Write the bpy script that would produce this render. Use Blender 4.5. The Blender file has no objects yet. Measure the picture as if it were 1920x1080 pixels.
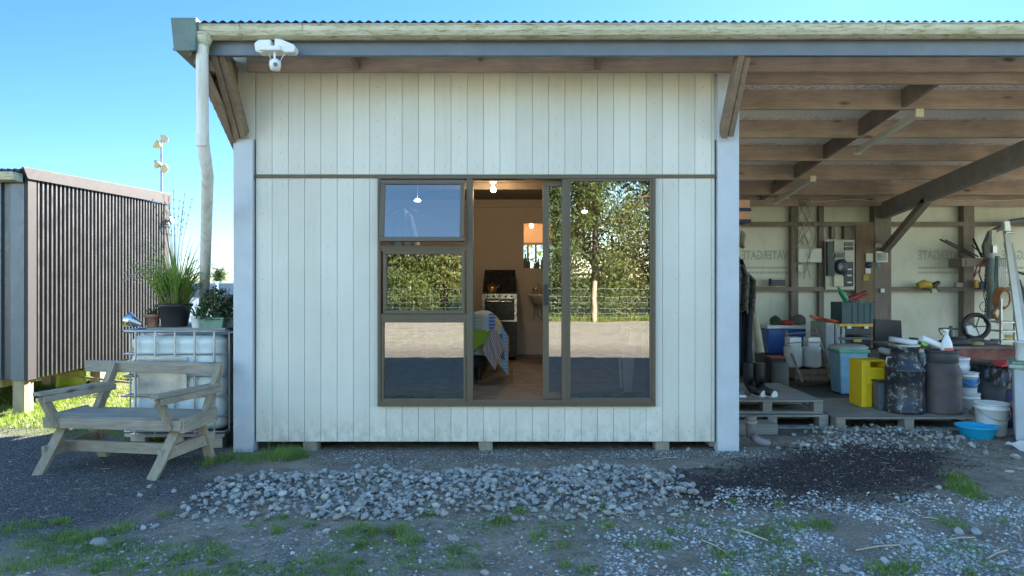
import bpy, math, random
import numpy as np
from mathutils import Vector, Matrix, noise
random.seed(7); RNG = np.random.default_rng(7)
R = math.radians
S = bpy.context.scene
COL = S.collection

# ---------------------------------------------------------------- camera, sky, sun, exposure
CH, F, VX, VY = 1.63, 1280.0, 960.0, 520.0      # eye height; focal length and horizon of the 1920 x 1080 photograph
cam = bpy.data.cameras.new('camera'); camo = bpy.data.objects.new('camera', cam); COL.objects.link(camo)
camo.location = (0, 0, CH); camo.rotation_euler = (R(90), 0, 0)
cam.lens = 24.0; cam.sensor_width = 36.0; cam.shift_y = -(540 - VY) / 1920.0
cam.clip_start = 0.05; cam.clip_end = 3000
S.camera = camo
SUN_AZ, SUN_EL = 25.8, 26.5
w = bpy.data.worlds.new('World'); S.world = w; w.use_nodes = True
nt = w.node_tree; nt.nodes.clear()
sky = nt.nodes.new('ShaderNodeTexSky'); sky.sky_type = 'NISHITA'; sky.sun_disc = False
sky.sun_elevation = R(SUN_EL); sky.sun_rotation = R(SUN_AZ); sky.ozone_density = 3.0; sky.dust_density = 0.05; sky.air_density = 1.0
bg = nt.nodes.new('ShaderNodeBackground'); wo = nt.nodes.new('ShaderNodeOutputWorld')
bg.inputs['Strength'].default_value = 0.10
hs = nt.nodes.new('ShaderNodeHueSaturation'); hs.inputs['Saturation'].default_value = 1.12
tn = nt.nodes.new('ShaderNodeMix'); tn.data_type = 'RGBA'; tn.blend_type = 'MULTIPLY'; tn.inputs[0].default_value = 1; tn.inputs[7].default_value = (1.0, .93, .83, 1)
nt.links.new(sky.outputs[0], hs.inputs['Color']); nt.links.new(hs.outputs[0], tn.inputs[6]); 
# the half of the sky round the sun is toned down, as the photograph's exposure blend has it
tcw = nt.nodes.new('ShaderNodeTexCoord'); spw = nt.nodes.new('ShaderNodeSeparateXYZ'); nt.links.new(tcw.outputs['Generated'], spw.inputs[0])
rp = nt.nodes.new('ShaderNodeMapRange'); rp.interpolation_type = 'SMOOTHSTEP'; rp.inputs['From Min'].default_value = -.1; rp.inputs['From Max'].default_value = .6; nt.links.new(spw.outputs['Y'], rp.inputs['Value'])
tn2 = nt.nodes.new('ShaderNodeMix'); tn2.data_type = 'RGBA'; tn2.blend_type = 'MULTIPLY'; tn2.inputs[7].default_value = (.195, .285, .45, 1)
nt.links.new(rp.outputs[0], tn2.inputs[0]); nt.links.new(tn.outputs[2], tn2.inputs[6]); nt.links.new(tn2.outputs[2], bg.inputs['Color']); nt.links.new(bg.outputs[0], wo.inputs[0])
sd = bpy.data.lights.new('sun', 'SUN'); sd.energy = 4.8; sd.angle = R(0.5); sd.color = (1.0, 0.93, 0.82)
so = bpy.data.objects.new('sun', sd); COL.objects.link(so)
so.rotation_euler = (R(90 - SUN_EL), 0, R(180 - SUN_AZ))
so.location = (20, 40, 30)
S.view_settings.view_transform = 'Standard'; S.view_settings.look = 'None'; S.view_settings.gamma = 1
S.view_settings.exposure = 3.02
S.cycles.max_bounces = 8; S.cycles.diffuse_bounces = 5; S.cycles.glossy_bounces = 5; S.cycles.transparent_max_bounces = 12
S.cycles.use_denoising = True; S.cycles.sample_clamp_indirect = 6

# ---------------------------------------------------------------- helpers
ORG = {}
def P(x, y, Y): return Vector(((x - VX) / F * Y, Y, CH + (VY - y) / F * Y))
def G(x, y, z=0.0):
    Y = (CH - z) * F / (y - VY); return Vector(((x - VX) / F * Y, Y, z))
def tag(o, label=None, cat=None, group=None, kind=None):
    if label: o['label'] = label
    if cat: o['category'] = cat
    if group: o['group'] = group
    if kind: o['kind'] = kind
    return o
def thing(name, label, cat, loc, group=None):
    o = bpy.data.objects.new(name, None); COL.objects.link(o); o.location = loc; o.empty_display_size = .1
    ORG[o.name] = Vector(loc); return tag(o, label, cat, group)
class MB:
    def __init__(s): s.v = []; s.f = []; s.sm = []
    def add(s, vs, fs, smooth=False):
        n = len(s.v); s.v += [tuple(p) for p in vs]; s.f += [tuple(i + n for i in f) for f in fs]; s.sm += [smooth] * len(fs); return s
    def box(s, a, b, M=None):
        x0, x1 = sorted((a[0], b[0])); y0, y1 = sorted((a[1], b[1])); z0, z1 = sorted((a[2], b[2]))
        vs = [Vector(p) for p in ((x0,y0,z0),(x1,y0,z0),(x1,y1,z0),(x0,y1,z0),(x0,y0,z1),(x1,y0,z1),(x1,y1,z1),(x0,y1,z1))]
        if M is not None: vs = [M @ p for p in vs]
        return s.add(vs, [(0,3,2,1),(4,5,6,7),(0,1,5,4),(1,2,6,5),(2,3,7,6),(3,0,4,7)])
    def bar(s, a, b, wd, hd, up=(0,0,1)):           # rectangular bar from a to b, wd sideways, hd along 'up'
        a = Vector(a); b = Vector(b); d = (b - a).normalized(); u = Vector(up); sd_ = d.cross(u)
        if sd_.length < 1e-4: sd_ = Vector((1,0,0))
        sd_.normalize(); u = sd_.cross(d).normalized()
        vs = []
        for p in (a, b):
            for i, j in ((-1,-1),(1,-1),(1,1),(-1,1)): vs.append(p + sd_ * wd/2*i + u * hd/2*j)
        return s.add(vs, [(0,1,2,3),(7,6,5,4),(0,4,5,1),(1,5,6,2),(2,6,7,3),(3,7,4,0)])
    def tube(s, pts, r, n=8, cap=True):
        pts = [Vector(p) for p in pts]; rs = r if isinstance(r, (list, tuple)) else [r] * len(pts)
        vs = []; fs = []; u = None
        for i, p in enumerate(pts):
            d = (pts[min(i+1, len(pts)-1)] - pts[max(i-1, 0)])
            if d.length < 1e-9: d = Vector((0,0,1))
            d.normalize()
            if u is None: u = d.orthogonal().normalized()
            else:
                u = u - d * u.dot(d); u = u.normalized() if u.length > 1e-6 else d.orthogonal().normalized()
            v = d.cross(u)
            for k in range(n):
                t = 2*math.pi*k/n; vs.append(p + (u*math.cos(t) + v*math.sin(t)) * rs[i])
        for i in range(len(pts)-1):
            for k in range(n):
                k2 = (k+1) % n; fs.append((i*n+k, i*n+k2, (i+1)*n+k2, (i+1)*n+k))
        s.add(vs, fs, True)
        if cap:
            m = (len(pts)-1)*n; s.add(vs[:n], [tuple(range(n-1,-1,-1))]); s.add(vs[m:m+n], [tuple(range(n))])
        return s
    def lathe(s, prof, c, n=24, M=None, sx=1, sy=1, smooth=True):   # prof: (radius, z) up the outside
        vs = []; fs = []; c = Vector(c)
        for r, z in prof:
            for k in range(n):
                t = 2*math.pi*k/n; p = Vector((r*math.cos(t)*sx, r*math.sin(t)*sy, z))
                if M is not None: p = M @ p
                vs.append(c + p)
        for i in range(len(prof)-1):
            for k in range(n):
                k2 = (k+1) % n; fs.append((i*n+k, i*n+k2, (i+1)*n+k2, (i+1)*n+k))
        s.add(vs, fs, smooth)
        for i, rev in ((0, True), (len(prof)-1, False)):
            if prof[i][0] > 1e-4:
                ring = vs[i*n:(i+1)*n]; s.add(ring, [tuple(range(n-1,-1,-1)) if rev else tuple(range(n))])
        return s
    def prism(s, pts, vec):                            # planar polygon pts extruded by vec
        pts = [Vector(p) for p in pts]; v = Vector(vec); n = len(pts)
        s.add(pts + [p + v for p in pts], [tuple(range(n-1,-1,-1)), tuple(range(n, 2*n))] + [(i, (i+1)%n, n+(i+1)%n, n+i) for i in range(n)]); return s
    def grid(s, fn, nu, nv, smooth=True):
        vs = [fn(i/nu, j/nv) for j in range(nv+1) for i in range(nu+1)]
        fs = [(j*(nu+1)+i, j*(nu+1)+i+1, (j+1)*(nu+1)+i+1, (j+1)*(nu+1)+i) for j in range(nv) for i in range(nu)]
        return s.add(vs, fs, smooth)
    def build(s, name, mat, parent=None, org=None, bev=0, label=None, cat=None, group=None, kind=None, solid=0, sub=0):
        me = bpy.data.meshes.new(name)
        o3 = ORG[parent.name] if parent is not None else Vector(org) if org is not None else Vector((0,0,0))
        me.from_pydata([(p[0]-o3[0], p[1]-o3[1], p[2]-o3[2]) for p in s.v], [], s.f)
        me.polygons.foreach_set('use_smooth', s.sm); me.materials.append(mat); me.update()
        o = bpy.data.objects.new(name, me); COL.objects.link(o)
        if parent is not None: o.parent = parent
        else: o.location = o3
        ORG[o.name] = Vector(o3)
        if solid: m = o.modifiers.new('s', 'SOLIDIFY'); m.thickness = solid; m.offset = 0
        if sub: m = o.modifiers.new('d', 'SUBSURF'); m.levels = sub; m.render_levels = sub
        if bev: m = o.modifiers.new('b', 'BEVEL'); m.width = bev; m.segments = 2; m.limit_method = 'ANGLE'; m.angle_limit = R(40)
        return tag(o, label, cat, group, kind)
def rmat(ax, deg): return Matrix.Rotation(R(deg), 4, ax)
def npmesh(name, V, Fc, mat, org=(0,0,0), smooth=False, attr=None):
    V = np.asarray(V, float) - np.asarray(org, float); Fc = np.asarray(Fc, int)
    me = bpy.data.meshes.new(name); nf, k = Fc.shape
    me.vertices.add(len(V)); me.vertices.foreach_set('co', V.ravel())
    me.loops.add(nf*k); me.loops.foreach_set('vertex_index', Fc.ravel())
    me.polygons.add(nf); me.polygons.foreach_set('loop_start', np.arange(0, nf*k, k)); 
    me.polygons.foreach_set('use_smooth', np.full(nf, smooth)); me.materials.append(mat)
    if attr:
        for an, arr in attr.items():
            a = me.attributes.new(an, 'FLOAT', 'POINT'); a.data.foreach_set('value', arr)
    me.update(calc_edges=True); me.validate()
    o = bpy.data.objects.new(name, me); COL.objects.link(o); o.location = org; ORG[o.name] = Vector(org)
    return o
def copy_tree(o, parent=None):
    c = o.copy(); COL.objects.link(c); c.parent = parent if parent else None; ORG[c.name] = ORG.get(o.name, Vector())
    for ch in o.children: copy_tree(ch, c)
    return c

# ---------------------------------------------------------------- materials
class NT:
    def __init__(s, name):
        s.m = bpy.data.materials.new(name); s.m.use_nodes = True; s.t = s.m.node_tree; s.b = s.t.nodes['Principled BSDF']; s.out = s.t.nodes['Material Output']
        s.tc = s.t.nodes.new('ShaderNodeTexCoord')
    def n(s, ty, **kw):
        x = s.t.nodes.new(ty)
        for k, v in kw.items():
            if k in x.inputs: x.inputs[k].default_value = v
            else: setattr(x, k, v)
        return x
    def l(s, a, b): s.t.links.new(a, b)
    def co(s, scale=(1,1,1), rot=(0,0,0)):
        mp = s.n('ShaderNodeMapping'); mp.inputs['Scale'].default_value = scale; mp.inputs['Rotation'].default_value = rot
        s.l(s.tc.outputs['Object'], mp.inputs[0]); return mp.outputs[0]
    def noise(s, co, scale, detail=4, rough=.55, dist=0):
        x = s.n('ShaderNodeTexNoise', Scale=scale, Detail=detail, Roughness=rough, Distortion=dist); s.l(co, x.inputs['Vector']); return x.outputs['Fac']
    def ramp(s, fac, *stops):
        x = s.n('ShaderNodeValToRGB'); e = x.color_ramp.elements
        while len(e) < len(stops): e.new(.5)
        for i, (p, c) in enumerate(stops): e[i].position = p; e[i].color = (*c, 1) if not isinstance(c, (int, float)) else (c, c, c, 1)
        s.l(fac, x.inputs[0]); return x.outputs[0]
    def mix(s, fac, a, b, mode='MIX'):
        x = s.n('ShaderNodeMix', data_type='RGBA', blend_type=mode)
        for i, v in ((0, fac), (6, a), (7, b)):
            if hasattr(v, 'is_output') or isinstance(v, bpy.types.NodeSocket): s.l(v, x.inputs[i])
            elif isinstance(v, (int, float)): x.inputs[i].default_value = v
            else: x.inputs[i].default_value = (*v, 1)
        return x.outputs[2]
    def bump(s, h, strength=.3, dist=.01):
        x = s.n('ShaderNodeBump', Strength=strength, Distance=dist); s.l(h, x.inputs['Height']); s.l(x.outputs[0], s.b.inputs['Normal'])
    def set(s, color=None, rough=None, metal=None, **kw):
        for k, v in (('Base Color', color), ('Roughness', rough), ('Metallic', metal)):
            if v is None: continue
            if isinstance(v, bpy.types.NodeSocket): s.l(v, s.b.inputs[k])
            else: s.b.inputs[k].default_value = (*v, 1) if k == 'Base Color' else v
        for k, v in kw.items(): s.b.inputs[k].default_value = v
        return s.m
MATS = {}
def plain(name, c, rough=.5, metal=0, var=.18, scale=6, bump=.06, stretch=(1,1,1), dirt=None, dirt_amt=.35, dscale=3, **kw):
    if name in MATS: return MATS[name]
    t = NT(name); co = t.co(stretch)
    a = tuple(x*(1-var) for x in c); b = tuple(min(1, x*(1+var)) for x in c)
    n = t.noise(co, scale, 5, .6); col = t.ramp(n, (.3, a), (.7, b))
    if dirt:
        d = t.noise(t.co(), dscale, 6, .7); m = t.ramp(d, (.45, 0.0), (.7, dirt_amt)); col = t.mix(m, col, dirt)
    r = t.ramp(t.noise(co, scale*2.3), (.3, max(0, rough-.08)), (.7, min(1, rough+.08)))
    t.set(col, r, metal, **kw)
    if bump: t.bump(t.noise(co, scale*6, 4), bump, .01)
    MATS[name] = t.m; return t.m
def wood(name, c1, c2, axis=0, rough=.75, scale=1, knots=True, bump=.25):
    if name in MATS: return MATS[name]
    t = NT(name); st = [22*scale]*3; st[axis] = 1.6*scale
    co = t.co(tuple(st)); n = t.noise(co, 1.2, 6, .65, 1.2); col = t.ramp(n, (.25, c1), (.5, tuple((a+b)/2 for a, b in zip(c1, c2))), (.75, c2))
    if knots:
        st2 = [9]*3; st2[axis] = 3; v = t.n('ShaderNodeTexVoronoi', Scale=.62); t.l(t.co(tuple(st2)), v.inputs['Vector'])
        k = t.ramp(v.outputs['Distance'], (.06, 1.0), (.16, 0.0)); col = t.mix(k, col, tuple(x*.4 for x in c1))
    big = t.ramp(t.noise(t.co(), 2.2, 3), (.3, .75), (.7, 1.1)); col = t.mix(1.0, col, big, 'MULTIPLY')
    t.set(col, rough); t.bump(n, bump, .004); MATS[name] = t.m; return t.m
def ico(sub):
    import bmesh
    b = bmesh.new(); bmesh.ops.create_icosphere(b, subdivisions=sub, radius=1); v = np.array([p.co[:] for p in b.verts]); f = np.array([[q.index for q in x.verts] for x in b.faces]); b.free(); return v, f
# ---------------------------------------------------------------- shared materials
purlin = wood('treated_pine', (.37,.275,.215), (.56,.45,.365), 0)
purlin_y = wood('treated_pine_in_depth', (.30,.24,.195), (.47,.385,.31), 1)
post_wood = wood('grey_pine_upright', (.17,.14,.115), (.29,.24,.20), 2)
bracew = wood('brace_pine', (.17,.12,.08), (.34,.25,.17), 1)
oldwood = wood('weathered_pine', (.22,.185,.14), (.41,.36,.285), 0, .85)
oldwood_y = wood('weathered_pine_in_depth', (.22,.185,.14), (.41,.36,.285), 1, .85)
oldwood_z = wood('weathered_pine_upright', (.22,.18,.13), (.41,.35,.26), 2, .85)
pile_w = wood('pile_wood', (.24,.19,.11), (.46,.38,.25), 2, .85)
palw = wood('pallet_timber', (.15,.14,.12), (.31,.29,.25), 0, .9)
palw_y = wood('pallet_timber_in_depth', (.15,.14,.12), (.31,.29,.25), 1, .9)
ply = wood('plywood', (.17,.11,.065), (.28,.19,.12), 2, .7, .5, knots=False)
white_pl = plain('white_plastic', (.72,.73,.72), .4, var=.04, dirt=(.35,.33,.28), dirt_amt=.3)
black_pl = plain('black_plastic', (.022,.023,.026), .45, var=.2)
dk_alu = plain('bronze_aluminium', (.115,.088,.056), .5, .0, var=.05, bump=.01)
galv = plain('galvanised_steel', (.45,.46,.47), .42, .8, var=.15, dirt=(.25,.24,.2), dirt_amt=.3)
steel = plain('bright_steel', (.6,.6,.58), .25, 1, var=.1)
roofm = plain('dark_roof_steel', (.09,.09,.09), .5, .3, var=.2)
fasc = plain('blue_grey_steel', (.13,.15,.17), .42, .1, var=.07, dirt=(.2,.2,.19), dirt_amt=.25, bump=.01)
greyst = plain('pale_grey_trim', (.50,.53,.56), .5, .0, var=.04, dirt=(.3,.3,.27), dirt_amt=.25, dscale=2, bump=.02)
rubber = plain('rubber', (.02,.02,.021), .7)

def cladding_mat():
    t = NT('painted_weatherboard'); co = t.co()
    n = t.noise(co, 1.3, 5, .6); col = t.ramp(n, (.3, (.645,.615,.52)), (.7, (.70,.68,.60)))
    sv = t.noise(t.co((9,9,.55)), 2.2, 5, .65); st = t.ramp(sv, (.5, 0.0), (.78, .2)); col = t.mix(st, col, (.42,.41,.34))
    fl = t.noise(t.co((2,2,1.2)), 9, 6, .75); fm = t.ramp(fl, (.66, 0.0), (.74, .25)); col = t.mix(fm, col, (.30,.31,.25))
    sp = t.n('ShaderNodeSeparateXYZ'); t.l(co, sp.inputs[0]); lowm = t.ramp(sp.outputs[2], (.12, .75), (.42, 0.0)); spl = t.ramp(t.noise(t.co((1.5,1,1)), 7, 7, .8), (.42, 0.0), (.68, 1.0)); col = t.mix(t.mix(1, lowm, spl, 'MULTIPLY'), col, (.33,.31,.25))
    g = t.n('ShaderNodeNewGeometry'); col = t.mix(1, col, t.ramp(g.outputs['Random Per Island'], (0, .90), (1, 1.03)), 'MULTIPLY')
    t.set(col, .5); t.bump(t.noise(t.co((60,60,2.5)), 2, 3), .12, .003); return t.m
clad = cladding_mat()
def gutter_mat():
    t = NT('algae_stained_gutter'); co = t.co()
    n = t.noise(t.co((1,1,3)), 3, 5, .7); col = t.ramp(n, (.3, (.42,.42,.27)), (.65, (.62,.60,.47)))
    m = t.ramp(t.noise(t.co((1.5,6,12)), 6, 6, .75), (.5, 0.0), (.62, .9)); col = t.mix(m, col, (.24,.23,.08))
    m2 = t.ramp(t.noise(t.co((2,4,5)), 14, 6, .8), (.62, 0.0), (.68, .8)); col = t.mix(m2, col, (.75,.74,.68))
    t.set(col, .6); return t.m
gutm = gutter_mat()
def pipe_mat():
    t = NT('stained_downpipe'); n = t.noise(t.co((8,8,1)), 2, 5, .7)
    t.set(t.ramp(n, (.3, (.50,.48,.38)), (.55, (.68,.67,.62))), .45); return t.m
pipem = pipe_mat()
def glass_mat(name, tint, refl):
    t = NT(name); g = t.n('ShaderNodeBsdfGlossy', Roughness=.0); tr = t.n('ShaderNodeBsdfTransparent'); g.inputs['Color'].default_value = (.95,.98,1,1)
    bp = t.n('ShaderNodeBump', Strength=.35, Distance=.0012); t.l(t.noise(t.co(), 2.2, 2), bp.inputs['Height']); t.l(bp.outputs[0], g.inputs['Normal'])
    tr.inputs['Color'].default_value = (*tint, 1)
    lw = t.n('ShaderNodeLayerWeight', Blend=.35); mr = t.n('ShaderNodeMapRange'); mr.inputs['To Min'].default_value = refl; mr.inputs['To Max'].default_value = 1
    t.l(lw.outputs['Fresnel'], mr.inputs['Value']); mr.inputs['From Min'].default_value = .04
    mx = t.n('ShaderNodeMixShader'); t.l(mr.outputs[0], mx.inputs[0]); t.l(tr.outputs[0], mx.inputs[1]); t.l(g.outputs[0], mx.inputs[2]); t.l(mx.outputs[0], t.out.inputs[0]); return t.m
glass = glass_mat('window_glass', (.22,.23,.225), .32)
awning_glass = glass_mat('dark_window_glass', (.30,.32,.34), .13)
right_glass = glass_mat('clear_window_glass', (.42,.44,.43), .32)
clear_glass = glass_mat('clear_glass', (.92,.93,.92), .04)
def bulb_mat(s, c=(1,.78,.5)):
    t = NT('bulb_glow'); e = t.n('ShaderNodeEmission', Strength=s); e.inputs[0].default_value = (*c, 1); t.l(e.outputs[0], t.out.inputs[0]); return t.m
glow = bulb_mat(14)

# ---------------------------------------------------------------- ground, one sheet with zones of soil, gravel, bark and grass
def inpoly(x, y, poly):
    c = False; j = len(poly) - 1
    for i in range(len(poly)):
        xi, yi = poly[i]; xj, yj = poly[j]
        if (yi > y) != (yj > y) and x < (xj-xi)*(y-yi)/(yj-yi)+xi: c = not c
        j = i
    return c
def seg_dist(x, y, poly):
    d = 1e9
    for i in range(len(poly)):
        ax, ay = poly[i]; bx, by = poly[(i+1) % len(poly)]; dx, dy = bx-ax, by-ay
        t = max(0, min(1, ((x-ax)*dx+(y-ay)*dy)/(dx*dx+dy*dy+1e-12))); d = min(d, math.hypot(x-ax-dx*t, y-ay-dy*t))
    return d
def gp(*px): return [tuple(G(a, b)[:2]) for a, b in px]
def soft(x, y, poly, wd):
    s = seg_dist(x, y, poly); s = s if inpoly(x, y, poly) else -s
    s += noise.noise(Vector((x*2.3, y*2.3, 5)))*wd*.9 + noise.noise(Vector((x*7, y*7, 2)))*wd*.5
    return max(0, min(1, .5 + s/wd*.5))
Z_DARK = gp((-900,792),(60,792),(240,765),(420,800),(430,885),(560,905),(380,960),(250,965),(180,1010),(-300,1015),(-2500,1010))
Z_BARK = gp((1245,905),(1300,965),(1420,962),(1700,940),(1800,895),(1770,850),(1640,838),(1500,842),(1400,882))
Z_STONE = gp((1240,985),(1500,952),(1720,955),(2150,930),(3000,1100),(2600,2400),(600,2400),(1150,1110))
Z_STRIP = gp((590,846),(1440,846),(1560,842),(1560,858),(1250,868),(1000,862),(600,880))
Z_PILE = gp((385,940),(395,912),(620,893),(960,893),(1060,880),(1180,880),(1270,922),(1318,950),(1180,975),(980,970),(700,982),(420,966))
def height(x, y):
    h = noise.noise(Vector((x*.9, y*.9, 1)))*.012 + noise.noise(Vector((x*3, y*3, 4)))*.006 + noise.noise(Vector((x*11, y*11, 8)))*.003
    if 0 < y < 9:
        if 1 < x < 6: h += .055*soft(x, y, Z_BARK, .5)
        if -3 < x < 2: h += .035*soft(x, y, Z_PILE, .35)
    return h
xs = np.unique(np.concatenate([[-900,-400,-200,-100,-60,-35,-20,-13], np.arange(-9,-4.4,.22), np.arange(-4.4,6.2,.055), np.arange(6.2,12,.3), [14,20,35,60,100,200,400,900]]))
ys = np.unique(np.concatenate([[-700,-300,-120,-60,-40,-30,-22,-16,-12,-9,-6,-4,-2,0,1.5,2.6], np.arange(3.2,8.2,.055), np.arange(8.2,13,.25), [14,16,20,30,45,70,110,200,400,900,1800]]))
V = np.zeros((len(ys)*len(xs), 3)); A = {k: np.zeros(len(V)) for k in ('dark','bark','stone','strip','grass','yard')}
k = 0
for y in ys:
    for x in xs:
        V[k] = (x, y, height(x, y) if -10 < x < 12 and 2 < y < 13 else 0)
        near = -10 < x < 12 and 0 < y < 14
        if near:
            A['dark'][k] = soft(x, y, Z_DARK, .3); A['bark'][k] = soft(x, y, Z_BARK, .22) if 1 < x < 6 else 0
            A['stone'][k] = soft(x, y, Z_STONE, .6); A['strip'][k] = soft(x, y, Z_STRIP, .12) if 5 < y < 7.5 else 0
        if x < -3.9 and 7.0 < y < 13.5: A['grass'][k] = max(0, min(1, .8+noise.noise(Vector((x*1.2, y*1.2, 3)))*1.2))
        if y < -3 : A['yard'][k] = 1 if y > -14 else 0
        if -3 <= y < 2.6: A['stone'][k] = max(A['stone'][k], .7)
        if y <= -14 or y > 34: A['grass'][k] = 1
        if 13.5 <= y <= 34 or (x < -10 and 3 < y < 34): A['yard'][k] = 1
        k += 1
nx = len(xs); Fc = np.array([(j*nx+i, j*nx+i+1, (j+1)*nx+i+1, (j+1)*nx+i) for j in range(len(ys)-1) for i in range(nx-1)])
def ground_mat():
    t = NT('ground_soil_and_gravel'); co = t.co(); at = {}
    for a in A: x = t.n('ShaderNodeAttribute', attribute_name=a); at[a] = x.outputs['Fac']
    def vor(scale, feat='F1'):
        v = t.n('ShaderNodeTexVoronoi', Scale=scale, feature=feat); t.l(co, v.inputs['Vector']); return v
    v1 = vor(55); v2 = vor(120); v3 = vor(26)
    big = t.noise(co, 1.6, 6, .6); fine = t.noise(co, 60, 4, .7)
    soil = t.ramp(t.noise(co, 5, 8, .7), (.3, (.12,.098,.074)), (.5, (.225,.188,.145)), (.75, (.33,.285,.225)))
    sep = t.n('ShaderNodeSeparateColor'); t.l(v1.outputs['Color'], sep.inputs[0])
    pc = t.ramp(sep.outputs[0], (0, (.11,.105,.095)), (.5, (.24,.23,.21)), (1, (.48,.47,.44)))
    sel = t.n('ShaderNodeMath', operation='GREATER_THAN'); t.l(sep.outputs[1], sel.inputs[0]); sel.inputs[1].default_value = .74
    col = t.mix(t.mix(1, sel.outputs[0], t.ramp(big, (.45, 0.0), (.6, .8)), 'MULTIPLY'), soil, pc)
    stone = t.mix(t.ramp(v1.outputs['Distance'], (.25, 0.0), (.55, .9)), pc, (.14,.12,.10)); stone = t.mix(t.ramp(t.noise(co, 3.5, 5), (.42, .0), (.62, .75)), soil, stone)
    col = t.mix(at['stone'], col, stone)
    sep2 = t.n('ShaderNodeSeparateColor'); t.l(v2.outputs['Color'], sep2.inputs[0])
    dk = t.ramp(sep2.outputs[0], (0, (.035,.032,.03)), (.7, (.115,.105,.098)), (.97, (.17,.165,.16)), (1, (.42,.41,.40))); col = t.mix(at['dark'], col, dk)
    st = t.ramp(sep2.outputs[1], (0, (.05,.042,.036)), (.6, (.16,.14,.12)), (1, (.42,.39,.35))); col = t.mix(at['strip'], col, st)
    bk = t.ramp(sep2.outputs[2], (0, (.018,.014,.013)), (.8, (.06,.045,.041)), (1, (.16,.14,.13))); col = t.mix(at['bark'], col, bk)
    yd = t.mix(t.ramp(t.noise(co, 5, 9, .9), (.42, .0), (.57, 1.0)), (.24,.205,.15), (.47,.42,.335)); yd = t.mix(t.ramp(t.noise(co, .8, 8, .8), (.5, 0.0), (.68, .75)), yd, (.16,.16,.08)); col = t.mix(at['yard'], col, yd)
    gr = t.ramp(t.noise(co, 3, 6, .8), (.3, (.05,.08,.015)), (.7, (.13,.17,.03))); col = t.mix(at['grass'], col, gr)
    t.set(col, .95); t.b.inputs['Specular IOR Level'].default_value = .2
    hs = t.n('ShaderNodeMath', operation='ADD'); t.l(v1.outputs['Distance'], hs.inputs[0]); t.l(fine, hs.inputs[1])
    hs2 = t.n('ShaderNodeMath', operation='SUBTRACT'); t.l(hs.outputs[0], hs2.inputs[1]); t.l(t.noise(co, 18, 5, .7), hs2.inputs[0])
    t.bump(hs2.outputs[0], .8, .012); return t.m
tag(npmesh('ground', V, Fc, ground_mat(), smooth=True, attr=A), kind='structure')

# ---------------------------------------------------------------- the shed: cabin bay, open bay, roof, eave
WY = 6.4                                                # face of the wall
def wx(x): return (x-960)/200.0
def wz(y): return CH + (520-y)/200.0
shed = thing('farm_shed', 'long lean-to farm shed, cream clad cabin bay beside an open storage bay', 'shed', (0, WY, 0))
def part(mb, name, m, **kw): return mb.build(name, m, shed, **kw)
# cladding boards
m = MB(); pitch = .1525; x = wx(480) ; XR = wx(1340); WX0, WX1, WZ0, WZ1 = wx(709), wx(1228), wz(761), wz(329)
edges = []
while x < XR-.01: edges.append((x, min(XR, x+pitch-.0035))); x += pitch
ztop, zbot = wz(131), wz(828)
for a, b in edges:
    m.box((a, WY, wz(327)), (b, WY+.03, ztop))
    if b <= WX0: m.box((a, WY, zbot), (b, WY+.03, wz(334)))
    elif a >= WX1: m.box((a, WY, zbot), (b, WY+.03, wz(334)))
    else:
        m.box((a, WY, zbot), (b, WY+.03, WZ0-.004))
        if a < WX0: m.box((a, WY, WZ0-.004), (WX0, WY+.03, wz(334)))
        if b > WX1: m.box((WX1, WY, WZ0-.004), (b, WY+.03, wz(334)))
cl = part(m, 'wall_cladding', clad, bev=.002)
m = MB(); dkc = plain('board_joint', (.70,.68,.56), .8)
for a in ((wx(480), WX0, zbot+.002, ztop-.002), (WX1, XR, zbot+.002, ztop-.002), (WX0, WX1, WZ1, ztop-.002), (WX0, WX1, zbot+.002, WZ0)): m.box((a[0], WY+.011, a[2]), (a[1], WY+.06, a[3]))
m.build('backing', dkc, shed)
# screws in rows
m = MB()
def screw(x, z, r=.0038): m.lathe([(r, 0), (r*.8, .0016)], (x, WY-.0002, z), 8, rmat('X', 90))
for i, (a, b) in enumerate(edges):
    c = (a+b)/2 + .02
    screw(c, wz(312)); screw(c, zbot+.10)
    if b <= WX0 or a >= WX1:
        screw(c, wz(345))
        for q in range(7): 
            if i in (0, 4, 7, len(edges)-1, len(edges)-4): screw(c + (.03 if i % 2 else -.03), wz(400+62*q))
    else: screw(c, zbot+.27)
    if i in (1, 7, 8, 12, 18, 24, 27):
        for q in range(5): screw(c - .02, wz(160+31*q+((i*7) % 5)))
part(m, 'screw_heads', plain('screw_head', (.12,.11,.10), .6), kind='stuff')
part(MB().box((wx(471), WY-.012, wz(334)), (wx(1351), WY+.004, wz(328))), 'head_flashing', dk_alu)
# corner posts wrapped in steel trim
for nm, x0, x1, y1, ytop in (('corner_post', 441, 477, 846, 262), ('corner_post', 1343.5, 1383, 846, 139)):
    part(MB().box((wx(x0), WY-.045, -.02), (wx(x1), WY+.10, wz(ytop))), nm, greyst, bev=.004)
m = MB()
for x_ in (449, 1351): 
    for yy in (300, 480, 560, 640, 720, 800): m.lathe([(.005, 0), (.004, .002)], (wx(x_), WY-.045, wz(yy)), 8, rmat('X', 90))
part(m, 'post_screws', galv)
part(MB().box((wx(446), WY+.0, wz(262)), (wx(479), WY+.1, wz(136))), 'post_top', clad)
part(MB().box((wx(1341), WY+.012, wz(262)), (wx(1372), WY+.09, wz(139))), 'post_top', clad)
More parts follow.
